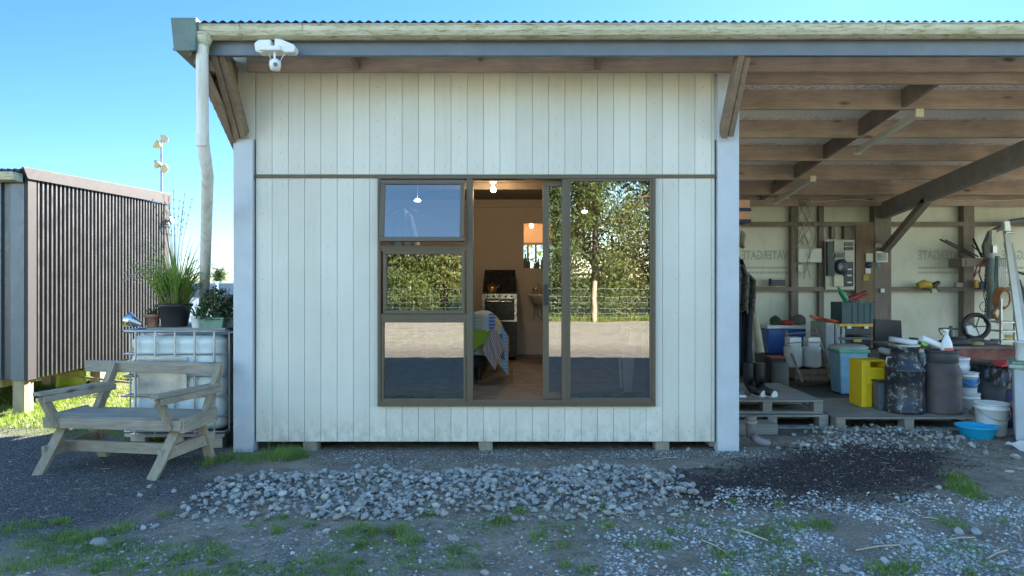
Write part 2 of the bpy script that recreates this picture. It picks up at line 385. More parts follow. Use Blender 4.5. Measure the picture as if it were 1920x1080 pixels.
# short blocks holding the floor off the ground, and the floor bearers in the dark behind
for xx in (580, 910, 1243): part(MB().box((wx(xx-13), WY+.02, -.02), (wx(xx+13), WY+.16, zbot+.02)), 'foundation_block', oldwood_z, bev=.004)
part(MB().box((wx(477), WY+.17, .06), (wx(1345), WY+.25, .42)).box((wx(477), WY+.9, 0), (wx(1345), WY+1.0, .4)), 'floor_bearer', post_wood)
# roof: corrugated sheets on purlins that fall away to the back
RX0, RX1, SL = -2.72, 12.5, -.128
def pz(Y): return 3.53 + SL*(Y-6.3)              # underside of the purlins
def rz(Y): return pz(Y) + .205
m = MB(); cp = .0762; n = int((RX1-RX0)/cp*6); V0 = []; 
for j, Y in enumerate((5.70, 6.15, 8.7, 11.9)):
    for i in range(n+1):
        xx = RX0 + (RX1-RX0)*i/n; V0.append((xx, Y, rz(Y) + (.018 if j else -.045) + .0105*math.cos(2*math.pi*(xx-RX0)/cp)))
m.add(V0, [(j*(n+1)+i, j*(n+1)+i+1, (j+1)*(n+1)+i+1, (j+1)*(n+1)+i) for j in range(3) for i in range(n)], True)
part(m, 'roof', roofm, solid=.002)
def under_mat():
    t = NT('foil_and_netting_under_roof'); v = t.n('ShaderNodeTexVoronoi', feature='DISTANCE_TO_EDGE', Scale=17); v.inputs['Randomness'].default_value = .25
    t.l(t.co((1,1,1)), v.inputs['Vector']); c = t.ramp(v.outputs['Distance'], (.03, (.62,.60,.55)), (.07, (.90,.89,.84)))
    t.set(c, .6); return t.m
m = MB(); m.grid(lambda a, b: (RX0+.05+(RX1-RX0-.05)*a, 5.82+6*b, rz(5.82+6*b)+.003), 4, 4); part(m, 'roof_underlay', under_mat())
PY = [6.30, 6.57, 7.23, 8.13, 9.05, 9.98, 10.87]
for i, Y in enumerate(PY):
    part(MB().box((-2.45 if i < 1 else 2.05, Y, pz(Y)), (RX1, Y+.045, rz(Y))), 'purlin', purlin)
m = MB()
for a, b in zip(PY[1:], PY[2:]+[11.5]): m.prism([(4.12, a+.05, pz(a)+.02), (4.12, b-.005, pz(b)+.02), (4.12, b-.005, rz(b)-.004), (4.12, a+.05, rz(a)-.004)], (.05, 0, 0))
part(m, 'rafter', post_wood)
part(MB().bar((6.2, 6.5, pz(6.5)-.14), (6.2, 11.45, pz(11.45)-.14), .10, .27), 'main_rafter', plain('dark_stained_rafter', (.24,.225,.22), .6))
part(MB().bar((6.2, 10.2, pz(10.2)-.25), (6.2, 11.40, 2.05), .10, .10), 'knee_brace', post_wood)
# fascia beam, gutter, outriggers, eave braces
FY = 5.80
part(MB().box((-2.58, FY, CH+.325*FY), (RX1, FY+.05, CH+(520-68)/1280*FY)), 'fascia_beam', fasc, bev=.004)
zt, zb = CH+(520-46)/1280*5.66, CH+(520-70)/1280*5.7
m = MB()
gx0 = (372-960)/1280*5.66; ln = RX1-gx0
prof = [(5.79, zt-.01), (5.79, zb), (5.74, zb-.008), (5.69, zb+.012), (5.668, zb+.045), (5.66, zb+.085), (5.655, zt-.006), (5.65, zt+.002), (5.656, zt+.006), (5.664, zt+.0)]
for i in range(len(prof)-1):
    (a, za), (b, zb_) = prof[i], prof[i+1]; m.add([(gx0, a, za), (RX1, a, za+.03), (RX1, b, zb_+.03), (gx0, b, zb_)], [(3,2,1,0)], True)
m.add([(gx0, a, z_) for a, z_ in prof], [tuple(range(len(prof)))])
g_ = part(m, 'gutter', gutm)
m = MB()
for xx in (-2.26, -1.74, 3.1, 6.2): m.tube([(xx, a-.002 if a < 5.78 else a, z_+.03*(xx-gx0)/ln) for a, z_ in prof[1:8]], .004, 6)
m.build('gutter_joint', gutm, g_)
px_ = (378-960)/1280*5.7
dp = MB(); dp.tube([(px_, 5.71, 3.60), (px_, 5.71, 3.35), (px_, 5.72, 2.80), (px_+.002, 5.74, 2.70), (px_-.02, 5.86, 2.50), (-3.13, 6.95, 1.5), (-3.17, 7.02, 1.34)], [.049]*7, 16)
d_ = part(dp, 'downpipe', pipem)
MB().tube([(px_, 5.71, 2.83), (px_, 5.72, 2.73)], .053, 16).build('pipe_joint', pipem, d_)
MB().lathe([(.05, 0), (.052, .06), (.08, .12), (.085, .16)], (px_, 5.715, 3.50), 16).build('outlet', gutm, d_)
gb = plain('green_barge_steel', (.10,.15,.135), .5, .1, var=.1, dirt=(.2,.2,.16), dirt_amt=.5)
m = MB(); x0, x1 = (320-960)/1280*5.62, (368-960)/1280*5.62; za, zb2 = CH+(520-92)/1280*5.62, CH+(520-33)/1280*5.62
m.prism([(x0+.025, 5.62, za), (x1-.01, 5.62, za), (x1, 5.62, zb2), (x0, 5.62, zb2)], (0, .004, 0))
m.add([(x0,5.62,zb2),(x1,5.62,zb2),(x1,11.9,zb2+SL*6.28),(x0,11.9,zb2+SL*6.28),(x0+.025,5.62,za),(x1-.01,5.62,za),(x1-.01,11.9,za+SL*6.28),(x0+.025,11.9,za+SL*6.28)], [(0,1,2,3),(7,6,5,4),(0,3,7,4),(1,5,6,2),(3,2,6,7)])
m.box((x0+.02, 5.615, za-.012), (x1-.012, 5.63, za+.008))
part(m, 'barge_box', gb)
m = MB()
for i, xx in enumerate((-1.44, .76, -.31)): 
    s = 1 if xx < 0 else -1; Y1 = 6.285; zz = pz(6.3)
    if i < 2: m = MB(); m.prism([(xx, 5.86, zz+.2), (xx, 5.86, zz+.10), (xx, Y1-.06, zz+.01), (xx, Y1, zz+.01), (xx, Y1, zz+.2)], (.045, 0, 0))
    else: m = MB().box((xx, 6.2, zz+.09), (xx+.04, Y1, zz+.2))
    part(m, 'outrigger', bracew)
pass
for xx, Ya, Yb, nm in ((-2.515, 5.87, 6.36, 'brace'), (1.985, 5.86, 6.34, 'brace')):
    zb3 = wz(262)+.0; 
    m = MB(); m.bar((xx-.028, Ya, 3.56), (xx-.028, Yb, zb3+.03), .05, .14); m.bar((xx+.03, Ya+.01, 3.56), (xx+.03, Yb-.01, zb3+.04), .05, .12)
    part(m, nm, bracew, bev=.003)
# left gable end in corrugated sheet, its front corner cut along the brace
m = MB(); GXL = -2.66; n = int((11.6-5.62)/cp*6); vs = []
for i in range(n+1):
    Y = 5.62 + (11.6-5.62)*i/n; off = .02*math.cos(2*math.pi*Y/cp); lo = 3.50 - (Y-5.62)*.68/.98 if Y < 6.6 else .12
    vs += [(GXL+off, Y, lo), (GXL+off, Y, rz(Y)-.08)]
m.add(vs, [(2*i, 2*i+2, 2*i+3, 2*i+1) for i in range(n)], True)
part(m, 'gable_sheeting', plain('brown_grey_sheeting', (.14,.125,.11), .5, .2), solid=.002)
part(MB().box((-2.62, 5.85, 3.40), (-2.57, 6.4, 3.60)).bar((-2.60, 5.7, 3.40), (-2.60, 6.5, 2.83), .05, .09), 'gable_framing', bracew)
part(MB().box((-2.62, 6.42, 2.6), (-2.45, 6.46, 3.7)), 'gable_lining', clad)
# interior of the cabin
IZ, IB = .45, 10.45
inwall = plain('cream_lining', (.58,.52,.43), .7, var=.05, dirt=(.4,.35,.28), dirt_amt=.25)
m = MB(); m.box((-2.40, WY+.17, IZ), (-2.36, IB+1.2, 3.0)); part(m, 'inner_side_wall', inwall)
part(MB().box((1.90, WY+.17, 0), (1.98, 11.6, 3.5)), 'dividing_wall', inwall)
m = MB(); ox0, ox1 = (982-960)/1280*IB, .62; oz0, oz1 = CH+(520-503)/1280*IB, CH+(520-419)/1280*IB
m.box((-2.36, IB, IZ), (ox0, IB+.06, 2.82)); m.box((ox1, IB, IZ), (1.90, IB+.06, 2.82)); m.box((ox0, IB, IZ), (ox1, IB+.06, oz0)); m.box((ox0, IB, oz1), (ox1, IB+.06, 2.82))
part(m, 'partition_wall', inwall)
m = MB(); m.box((-.46, IB-.012, IZ), (-.445, IB+.0, 2.78)); m.box((.155, IB-.02, IZ), (.175, IB, oz0+.0)); m.box((-2.36, IB-.1, 2.70), (1.9, IB, 2.725)); part(m, 'wall_trim', inwall)
def floor_mat():
    t = NT('worn_floor_board'); b = t.n('ShaderNodeTexBrick', Scale=1.0); b.inputs['Mortar Size'].default_value = .008; b.inputs['Brick Width'].default_value = 1.2; b.inputs['Row Height'].default_value = 1.2
    t.l(t.co(), b.inputs['Vector']); n = t.ramp(t.noise(t.co(), 4, 8, .7), (.35, (.13,.11,.085)), (.7, (.26,.225,.18)))
    t.set(t.mix(b.outputs['Fac'], n, (.04,.035,.03)), .55); return t.m
part(MB().box((-2.4, WY+.17, IZ-.03), (1.9, 11.6, IZ)), 'cabin_floor', floor_mat())
part(MB().box((-2.4, WY+.08, 2.82), (1.9, 11.6, 2.86)).box((-2.4, 8.6, 2.74), (1.9, 8.65, 2.82)), 'cabin_ceiling', plain('ceiling_lining', (.22,.19,.15), .8))
part(MB().box((-2.36, WY+.06, IZ), (WX0, WY+.10, 2.82)).box((WX1, WY+.06, IZ), (1.9, WY+.10, 2.82)).box((WX0, WY+.06, WZ1), (WX1, WY+.10, 2.82)), 'front_lining', inwall)
# rear wall with the little window seen through the partition opening
BY = 11.55; bx0, bx1, bz0, bz1 = -.02, .78, CH+(520-503)/1280*BY, CH+(520-455)/1280*BY
m = MB(); m.box((-2.6, BY, .1), (bx0, BY+.08, 2.95)); m.box((bx1, BY, .1), (1.95, BY+.08, 2.95)); m.box((bx0, BY, .1), (bx1, BY+.08, bz0)); m.box((bx0, BY, bz1), (bx1, BY+.08, 2.95)); part(m, 'rear_wall', plain('warm_lining', (.62,.42,.26), .7, var=.04))
rw = MB(); 
for a in (bx0, .25, .385, .60, bx1-.03): rw.box((a, BY-.02, bz0), (a+.035, BY+.03, bz1))
rw.box((bx0, BY-.03, bz1-.04), (bx1, BY+.03, bz1)).box((bx0, BY-.06, bz0-.03), (bx1, BY+.03, bz0))
rw_ = part(rw, 'rear_window', dk_alu); MB().box((bx0, BY+.01, bz0), (bx1, BY+.016, bz1)).build('pane', clear_glass, rw_)
# open bay: back wall of building paper between posts and girts
def paper_mat():
    t = NT('building_paper'); c = t.ramp(t.noise(t.co(), 1.1, 5, .6), (.3, (.62,.61,.48)), (.7, (.76,.75,.63))); c = t.mix(t.ramp(t.noise(t.co((1,1,.4)), 3, 6, .7), (.5, 0.0), (.8, .45)), c, (.30,.30,.26))
    t.set(c, .6); t.bump(t.noise(t.co(), 3, 3), .3, .02); return t.m
BB = 11.55
part(MB().box((1.98, BB, .02), (12.5, BB+.03, 3.075)), 'building_paper', paper_mat())
def bz(y, Y=BB): return CH + (520-y)/1280*Y
def bx(x, Y=BB): return (x-960)/1280*Y
for x0, x1, Yf in ((1484, 1497, 11.43), (1536, 1545, 11.46), (1640, 1671, 11.38), (1807, 1827, 11.41), (2010, 2030, 11.41)):
    part(MB().box((bx(x0, Yf), Yf, .02), (bx(x1, Yf), BB-.002, 2.86)), 'wall_post', post_wood)
for ya, yb in ((416, 424), (538, 546)):
    part(MB().box((2.0, 11.40, bz(yb, 11.4)), (12.4, 11.425, bz(ya, 11.4))), 'girt', post_wood)
part(MB().box((2.0, 11.36, bz(386, 11.36)), (12.4, 11.40, bz(368, 11.36))), 'top_plate', purlin)
part(MB().box((bx(1604, 11.4), 11.385, .45), (bx(1642, 11.4), 11.398, bz(421, 11.39))), 'plywood_panel', ply)
m = MB()
for a in (1559, 1583): m.box((bx(a, 11.44), 11.44, bz(448)), (bx(a+8, 11.44), 11.53, bz(424)))
part(m, 'packing_strips', post_wood)
inkm = plain('faded_blue_green_ink', (.44,.48,.42), .8, var=.05, bump=0)
def print_on(xc, yc, ht, txt, nm):
    cu = bpy.data.curves.new(nm, 'FONT'); cu.body = txt; cu.size = ht; cu.align_x = 'CENTER'; cu.offset = .004; cu.materials.append(inkm)
    o = bpy.data.objects.new(nm, cu); me = bpy.data.meshes.new_from_object(o); bpy.data.objects.remove(o); o = bpy.data.objects.new(nm, me); COL.objects.link(o); o.parent = shed
    o.location = Vector((bx(xc), BB-.004, bz(yc))) - shed.location; o.rotation_euler = (R(90), 0, 0); o.scale = (-.92, 1.35, 1); return o
print_on(1437, 486, .155, 'WATERGATE', 'printed_lettering'); print_on(1768, 486, .155, 'WATERGATE', 'printed_lettering'); print_on(1925, 486, .155, 'WATERGATE', 'printed_lettering')
m = MB()
for xc in (1437, 1768, 1925):
    for yy in (502, 511):
        random.seed(xc+yy); a = xc-46
        while a < xc+46: l = random.uniform(3, 7); m.box((bx(a), BB-.004, bz(yy+2)), (bx(a+l), BB-.001, bz(yy-2))); a += l+1.3
part(m, 'fine_print', inkm)
m = MB(); 
for dz_, a, b in ((0, 1400, 1484), (.05, 1405, 1484), (0, 1500, 1640), (.0, 1672, 1808), (.02, 1830, 1990)):
    m.tube([(bx(a+(b-a)*t, 11.33), 11.33, bz(378-6*t if a < 1490 else 376+2*math.sin(t*7), 11.33)+dz_*(1-t)) for t in [i/10 for i in range(11)]], .007, 5)
part(m, 'cable_run', white_pl)
m = MB(); random.seed(3)
for k_ in range(9):
    xa = 1500+k_*2.2; pts = []
    for i in range(15):
        t = i/14; y_ = 372+88*t if k_ < 6 else 372+150*t; xx = xa + math.sin(t*9+k_*1.3)*7 + 9*math.sin(t*3.2)*(k_ % 3)/2; pts.append((bx(xx, 11.3), 11.32+.02*math.sin(k_), bz(y_, 11.3)))
    m.tube(pts, .006, 5)
part(m, 'hanging_cable', plain('grey_cable', (.35,.34,.30), .5))

# ---------------------------------------------------------------- window joinery
win = part(MB().box((WX0, WY-.035, WZ0), (WX1, WY+.1, WZ0+.05)).box((WX0, WY-.035, WZ1-.035), (WX1, WY+.1, WZ1)).box((WX0, WY-.035, WZ0+.05), (WX0+.03, WY+.1, WZ1-.035)).box((WX1-.03, WY-.035, WZ0+.05), (WX1, WY+.1, WZ1-.035))
    .box((wx(875), WY-.03, WZ0+.05), (wx(887), WY+.09, WZ1-.035)).box((wx(1054), WY-.02, WZ0+.05), (wx(1067), WY+.05, WZ1-.035))
    .box((wx(715), WY-.028, wz(600)), (wx(875), WY+.05, wz(588))).box((wx(715), WY-.028, wz(472)), (wx(875), WY+.05, wz(460))), 'window_frame', dk_alu, bev=.003, label='large bronze aluminium window frame')
win2 = MB().box((wx(887), WY-.045, WZ0+.05-.02), (wx(1222), WY+.02, WZ0+.062)).build('door_track', dk_alu, win)
def rectframe(x0, x1, z0, z1, Y, t, d):
    return MB().box((x0, Y, z0), (x1, Y+d, z0+t)).box((x0, Y, z1-t), (x1, Y+d, z1)).box((x0, Y, z0+t), (x0+t, Y+d, z1-t)).box((x1-t, Y, z0+t), (x1, Y+d, z1-t))
def pane(x0, x1, z0, z1, Y, gm=None): return MB().add([(x0,Y,z0),(x1,Y,z0),(x1,Y,z1),(x0,Y,z1)], [(0,1,2,3)]).build('pane', gm or glass, win)
# middle left (fixed sash) and bottom left (fixed pane)
rectframe(wx(720), wx(872), wz(588), wz(471), WY-.045, .030, .05).build('sash', dk_alu, win, bev=.004); pane(wx(724), wx(868), wz(584), wz(475), WY-.01)
rectframe(wx(716), wx(874), wz(752), wz(600), WY-.030, .022, .04).build('sash', dk_alu, win, bev=.003); pane(wx(720), wx(870), wz(750), wz(602), WY+.003)
# top left awning sash pushed out at the bottom
ang = 9.0; hz = wz(338); Mx = Matrix.Translation((0, WY-.045, hz)) @ Matrix.Rotation(R(-ang), 4, 'X') @ Matrix.Translation((0, -(WY-.045), -hz))
mm = rectframe(wx(716), wx(872), wz(455), hz, WY-.045, .042, .04); mm.v = [tuple(Mx @ Vector(p)) for p in mm.v]; mm.build('awning_sash', dk_alu, win, bev=.004, label='open awning sash, hinged at the top and tilted out')
mm = MB().add([(wx(722),WY-.03,wz(449)),(wx(866),WY-.03,wz(449)),(wx(866),WY-.03,wz(344)),(wx(722),WY-.03,wz(344))], [(0,1,2,3)]); mm.v = [tuple(Mx @ Vector(p)) for p in mm.v]; mm.build('pane', awning_glass, win)
# sliding leaf behind the fixed right pane
rectframe(wx(1018), wx(1223), WZ0+.06, WZ1-.04, WY+.035, .058, .035).build('sliding_door', dk_alu, win, bev=.003); pane(wx(1029), wx(1054), WZ0+.1, WZ1-.08, WY+.05)
MB().box((wx(1020), WY+.0, wz(572)), (wx(1027), WY+.035, wz(533))).box((wx(1021.5), WY-.03, wz(568)), (wx(1025.5), WY+.0, wz(537))).build('door_handle', black_pl, win, bev=.004)
rectframe(wx(1065), wx(1222), WZ0+.055, WZ1-.036, WY-.028, .02, .04).build('fixed_sash', dk_alu, win, bev=.002); pane(wx(1067), wx(1220), WZ0+.06, WZ1-.045, WY-.005, right_glass)
# ---------------------------------------------------------------- dark garden shed on the left
SX, SY0, SY1, SZ0, SZ1 = -5.80, 8.16, 11.46, .41, 2.80
gs = thing('garden_shed', 'small dark corrugated steel shed raised on timber piles at the left', 'shed', (SX, SY0, 0))
dks = plain('dark_ribbed_steel', (.037,.037,.041), .40, .0, var=.03, bump=.01, scale=2)
trimst = plain('mauve_grey_trim', (.060,.054,.057), .6, .0, var=.05, bump=0, **{'Specular IOR Level': .12})
def ribbed(L, pitch, toph, depth):       # profile of trapezoid ribs along a length: list of (s, out)
    pts = []; s = 0
    while s < L:
        for ds, o in ((0, 0), (.52, 0), (.60, depth), (.92, depth), (1.0, 0)): pts.append((min(L, s+ds*pitch), o))
        s += pitch
    return pts
m = MB(); pr = ribbed(SY1-SY0-.16, .082, 0, .031); n = len(pr)
vs = [(SX+o, SY0+.10+s, SZ0) for s, o in pr] + [(SX+o, SY0+.10+s, SZ1+.05) for s, o in pr]
m.add(vs, [(i, i+1, n+i+1, n+i) for i in range(n-1)]); m.build('side_cladding', dks, gs)
m = MB(); pr = ribbed(3.2, .19, 0, .03); n = len(pr)
vs = [(SX-.17-s, SY0-o, SZ0) for s, o in pr] + [(SX-.17-s, SY0-o, SZ1-.05) for s, o in pr]
m.add(vs, [(i+1, i, n+i, n+i+1) for i in range(n-1)]); m.build('front_cladding', plain('blue_dark_steel', (.055,.065,.078), .35, .25, var=.06, bump=.01), gs)
MB().box((SX-3.4, SY0+.02, SZ0+.01), (SX-.02, SY1-.02, SZ1+.02)).build('inner_walls', black_pl, gs)
MB().box((SX-.005, SY0-.03, SZ0-.01), (SX+.034, SY0+.12, SZ1+.05)).build('corner_flashing', trimst, gs, bev=.003)
MB().box((SX-.005, SY1-.13, SZ0), (SX+.034, SY1+.02, SZ1+.05)).build('corner_flashing', trimst, gs, bev=.003)
MB().box((SX-.17, SY0-.034, SZ0-.01), (SX-.006, SY0+.0, SZ1-.05)).build('corner_flashing', plain('blue_grey_trim', (.10,.125,.15), .4, .15, var=.05, bump=.01), gs, bev=.003)
m = MB(); m.prism([(SX+.036, SY0-.14, SZ1+.13), (SX+.036, SY0-.06, SZ1-.0), (SX+.036, SY1+.05, SZ1+.06), (SX+.036, SY1+.05, SZ1+.24)], (.022, 0, 0)); m.build('barge_flashing', trimst, gs, bev=.003)
m = MB(); n = 360
vs = [(SX+.02-3.5*i/n, Y, SZ1+.095+(.1 if Y > 9 else 0)+.018*math.cos(i/n*2*math.pi*46)) for Y in (SY0-.13, SY1) for i in range(n+1)]
m.add(vs, [(i, i+1, n+1+i+1, n+1+i) for i in range(n)], True); m.build('roof', roofm, gs, solid=.003)
m = MB(); m.prism([(SX-.0, SY0-.06, SZ1-.045), (SX-.0, SY0-.20, SZ1-.03), (SX-.0, SY0-.235, SZ1+.06), (SX-.0, SY0-.06, SZ1+.06)], (-3.4, 0, 0)); m.build('gutter', gutm, gs, bev=.004)
for a, b in ((SX-.17, SY0+.0), (SX-.17, SY1-.35), (SX-.17, SY0+1.5), (SX-2.2, SY0+.1), (SX-2.2, SY1-.4), (SX-1.2, SY0+2)): MB().box((a, b, -.02), (a+.14, b+.16, SZ0)).build('pile', pile_w, gs, bev=.004)
m = MB(); m.box((SX-.5, SY0+.14, SZ0-.12), (SX-.4, SY1-.1, SZ0-.002)); m.build('floor_bearer', pile_w, gs)
lt = thing('floodlight', 'small white floodlight on the far corner of the dark shed', 'light', (SX+.03, SY1, 1.63+104/1280*SY1))
z_ = 1.63+104/1280*SY1
mm = rmat('Y', 70); MB().lathe([(.012, 0), (.03, .03), (.06, .08)], (SX+.04, SY1-.04, z_), 14, mm).build('lamp_head', white_pl, lt)
MB().box((SX+.0, SY1-.1, z_-.04), (SX+.05, SY1, z_+.04)).build('bracket', galv, lt)
# mast with two pairs of floodlights
mx_, mY = (302.5-960)/1280*15, 15.0
ml = thing('light_mast', 'thin pole with old yellowed floodlights rising behind the dark shed', 'light mast', (mx_, mY, 0))
def mz(y): return CH+(520-y)/1280*mY
MB().tube([(mx_, mY, 0), (mx_, mY, mz(256))], .022, 8).build('pole', plain('mast_grey', (.22,.24,.27), .5), ml)
yl = plain('yellowed_lamp', (.42,.36,.20), .5)
for dx, y_, a in ((6.5, 263, 55), (-4, 273, -60), (-3.5, 309, -95), (6, 317, 100)):
    MB().lathe([(.012, -.08), (.05, -.05), (.085, .02), (.10, .06), (.09, .07)], (mx_+dx/1280*mY, mY-.06, mz(y_)), 14, rmat('Y', a) @ rmat('X', 35), sx=1, sy=.8).build('lamp_head', yl, ml)
MB().tube([(mx_-.1, mY, mz(264)), (mx_+.1, mY, mz(264))], .012, 6).tube([(mx_-.07, mY, mz(312)), (mx_+.07, mY, mz(312))], .012, 6).build('crossbar', galv, ml)

# things lying under and beside the dark shed
b = G(128, 740); MB().grid(lambda u, v: Vector((-6.55+.42*u, 9.8+.1*math.sin(u*3), .04+.36*v-.05*u*v)), 6, 5).build('garden_tray', plain('lime_plastic', (.42,.52,.05), .5), None, org=(-6.3, 9.8, 0), solid=.02, label='lime green plastic tray leaning under the dark shed', cat='tray')
MB().bar((-6.35, 9.1, .37), (-5.35, 10.0, .06), .05, .03).build('timber_batten', pile_w, None, org=(-5.9, 9.5, .2), label='thin tan timber batten leaning from under the dark shed to the grass', cat='timber')
gh = plain('green_hose', (.05,.30,.20), .35)
def hose(nm, mat_, off, lab):
    pts = [(-5.35+off, 10.6, .80), (-5.30+off, 10.3, .55), (-5.10+off, 9.9, .30), (-4.75+off, 9.5, .12), (-4.4+off, 9.25, .03), (-3.9+off, 9.2, .03)]
    t = MB(); q = []
    for i in range(len(pts)-1):
        for k in range(6): a = k/6; q.append(Vector(pts[i]).lerp(Vector(pts[i+1]), a))
    t.tube(q, .022, 8).build(nm, mat_, None, org=pts[-1], label=lab, cat='hose')
hose('garden_hose', gh, 0, 'green garden hose trailing over the sunlit grass behind the bench')
hose('garden_hose', plain('grey_hose', (.30,.30,.30), .4), .17, 'grey hose arching down to the grass beside the green hose')
for i, (xx, yy, lab) in enumerate(((-5.25, 11.4, 'upright clay pipe section nearest the dark shed corner, behind the bench'), (-4.80, 11.3, 'upright clay pipe section nearest the white tank, behind the bench'))):
    MB().lathe([(.15, 0), (.15, .30), (.18, .30), (.185, .42), (.15, .42), (.13, .40)], (xx, yy, 0), 18).build('clay_pipe', plain('tan_clay', (.42,.33,.22), .8), None, org=(xx, yy, 0), label=lab, cat='clay pipe', group='clay pipes behind the bench')

# ---------------------------------------------------------------- bench
bo = Vector((-3.33, 5.95, 0)); BU = Vector((1.26, -.15, 0)).normalized(); BV = Vector((.12, .99, 0)).normalized()
bench = thing('garden_bench', 'weathered wooden bench with armrests on the dark gravel', 'bench', bo)
o0 = Vector((-3.93, 5.74, 0))
def B(u, v, z): return o0 + BU*u + BV*v + Vector((0, 0, z))
def bb(a, b, wd, hd, up=(0,0,1)): return MB().bar(a, b, wd, hd, up)
L = 1.22; SH = .44
for i in range(3): bb(B(.0, .10+.145*i, SH), B(L, .10+.145*i, SH), .14, .04).build('seat_board', oldwood, bench, bev=.004)
bb(B(-.01, .01, SH-.03), B(L+.01, .01, SH-.03), .04, .088).build('front_rail', oldwood, bench, bev=.004)
bb(B(L+.01, -.0, SH-.03), B(L+.01, .50, SH-.03), .045, .12).build('side_rail', oldwood_y, bench, bev=.004); bb(B(-.012, .04, SH-.03), B(-.012, .50, SH-.03), .04, .11).build('side_rail', oldwood_y, bench, bev=.004)
bb(B(-.15, .66, .80), B(L+.01, .62, .80), .045, .105).build('backrest_board', oldwood, bench, bev=.004)
for u in (.10, L-.08):
    out = -1 if u < .5 else 1
    bb(B(u-.005*out, .10, SH-.06), B(u-.03+(-.03 if out < 0 else -.06), -.12, -.01), .078, .045, (0, 1, 0)).build('leg', oldwood_z, bench, bev=.004)
    bb(B(u, .40, SH-.06), B(u+.04, .52, -.01), .078, .045, (0, 1, 0)).build('leg', oldwood_z, bench, bev=.004)
    bb(B(u+.03, .42, SH-.06), B(u+.06, .64, .83), .05, .10, (0, -1, 0)).build('back_support', oldwood_z, bench, bev=.004)
    bb(B(u-.01*out, .02, SH-.06), B(u-.07, -.06, .645), .045, .085, (0, 1, 0)).build('arm_post', oldwood_z, bench, bev=.004)
    bb(B(u-.07, -.12, .665), B(u+.05, .60, .66), .085, .03).build('armrest', oldwood_y, bench, bev=.004)
    bb(B(u-.02, -.10, .62), B(u+.09, .60, .62), .03, .052).build('arm_rail', oldwood_y, bench, bev=.004)
    bb(B(u-.07, -.05, .17), B(u+.04, .55, .20), .04, .10).build('foot_rail', oldwood_y, bench, bev=.004)
bb(B(.05, .15, .19), B(L-.15, .15, .18), .04, .095).build('stretcher', oldwood, bench, bev=.004)
MB().lathe([(.014, 0), (.012, .006)], B(.045, -.125, .625), 10, rmat('X', 90)).lathe([(.014, 0), (.012, .006)], B(L-.14, -.125, .625), 10, rmat('X', 90)).build('bolt_heads', galv, bench)

# ---------------------------------------------------------------- caged water tank
TX0, TX1, TY0, TY1 = -3.69, -2.74, 6.50, 7.55
tank = thing('water_tank', 'white plastic bulk water tank in a galvanised cage behind the bench', 'water tank', ((TX0+TX1)/2, (TY0+TY1)/2, 0))
def tank_mat():
    t = NT('cloudy_white_plastic'); n = t.noise(t.co((1,1,.5)), 2.2, 5, .7); c = t.ramp(n, (.3, (.50,.56,.52)), (.7, (.70,.75,.74)))
    c = t.mix(t.ramp(t.noise(t.co(), 6, 6, .8), (.6, 0.0), (.8, .6)), c, (.30,.33,.22)); t.set(c, .35); return t.m
m = MB()
def tk(u, v):
    a = 2*math.pi*u; c, s = math.cos(a), math.sin(a); e = 9
    q = (abs(c)**e + abs(s)**e)**(-1/e); z = .17 + .90*v; edge = min(v, 1-v); rr = 1 - .10*max(0, 1-edge/.07)**2
    z += 0; bulge = .006*math.cos((z-.17)*2*math.pi/.215)
    return Vector(((TX0+TX1)/2 + c*q*((TX1-TX0)/2-.016+bulge)*rr, (TY0+TY1)/2 + s*q*((TY1-TY0)/2-.016+bulge)*rr, z))
m.grid(tk, 96, 40); top = [tk(i/96, 1) for i in range(96)]; m.add(top, [tuple(range(96))]); m.build('tank_body', tank_mat(), tank)
m = MB()
for z in (.16, .31, .50, .69, .90, 1.115):
    r = .011 if z < 1.1 else .016
    m.tube([(TX0, TY0, z), (TX1, TY0, z), (TX1, TY1, z), (TX0, TY1, z), (TX0, TY0, z)], r, 8, False)
for i in range(5):
    xx = TX0+.11+(TX1-TX0-.2)*i/4.0; yy = TY0+.1+(TY1-TY0-.2)*i/4.0
    for a, b in ((xx, TY0-.008), (xx, TY1), (TX0, yy), (TX1+.008, yy)): m.tube([(a, b, .14), (a, b, 1.11)], .010, 6)
m.build('cage', galv, tank)
MB().box((TX0+.14, TY0-.018, .52), (TX0+.60, TY0-.012, .875)).build('label_plate', plain('dull_metal_plate', (.42,.44,.45), .38, .7, dirt=(.62,.62,.6), dirt_amt=.7), tank)
for a, b in ((TX0+.05, TY0), (TX1-.16, TY0), (TX0+.05, TY1-.14), (TX1-.16, TY1-.14), (TX0+.42, TY0)): MB().box((a, b+.01, 0), (a+.14, b+.13, .11)).build('foot_block', galv, tank, bev=.006)
MB().box((TX0, TY0, .11), (TX1, TY1, .14)).build('base_frame', galv, tank)
TT = 1.135
# pots on the tank
pl_top = MB().box((TX0+.2, TY0+.02, TT-.006), (TX1+.0, TY0+.62, TT+.010)).build('support_board', oldwood, None, org=(TX0+.6, TY0+.3, TT), label='thin grey board across the top of the caged tank, under the pots', cat='board')
TT += .010
def leafm(name, c, c2=None, tr=.35):
    t = NT(name); oi = t.n('ShaderNodeObjectInfo'); n = t.noise(t.co(), 4, 4, .8); c2 = c2 or tuple(x*1.8 for x in c)
    col = t.ramp(n, (.3, c), (.7, c2)); d = t.n('ShaderNodeBsdfTranslucent'); t.l(t.mix(1, col, (1.5,1.6,.7), 'MULTIPLY'), d.inputs[0]); t.set(col, .55)
    mx = t.n('ShaderNodeMixShader'); mx.inputs[0].default_value = tr; t.l(t.b.outputs[0], mx.inputs[1]); t.l(d.outputs[0], mx.inputs[2]); t.l(mx.outputs[0], t.out.inputs[0]); return t.m
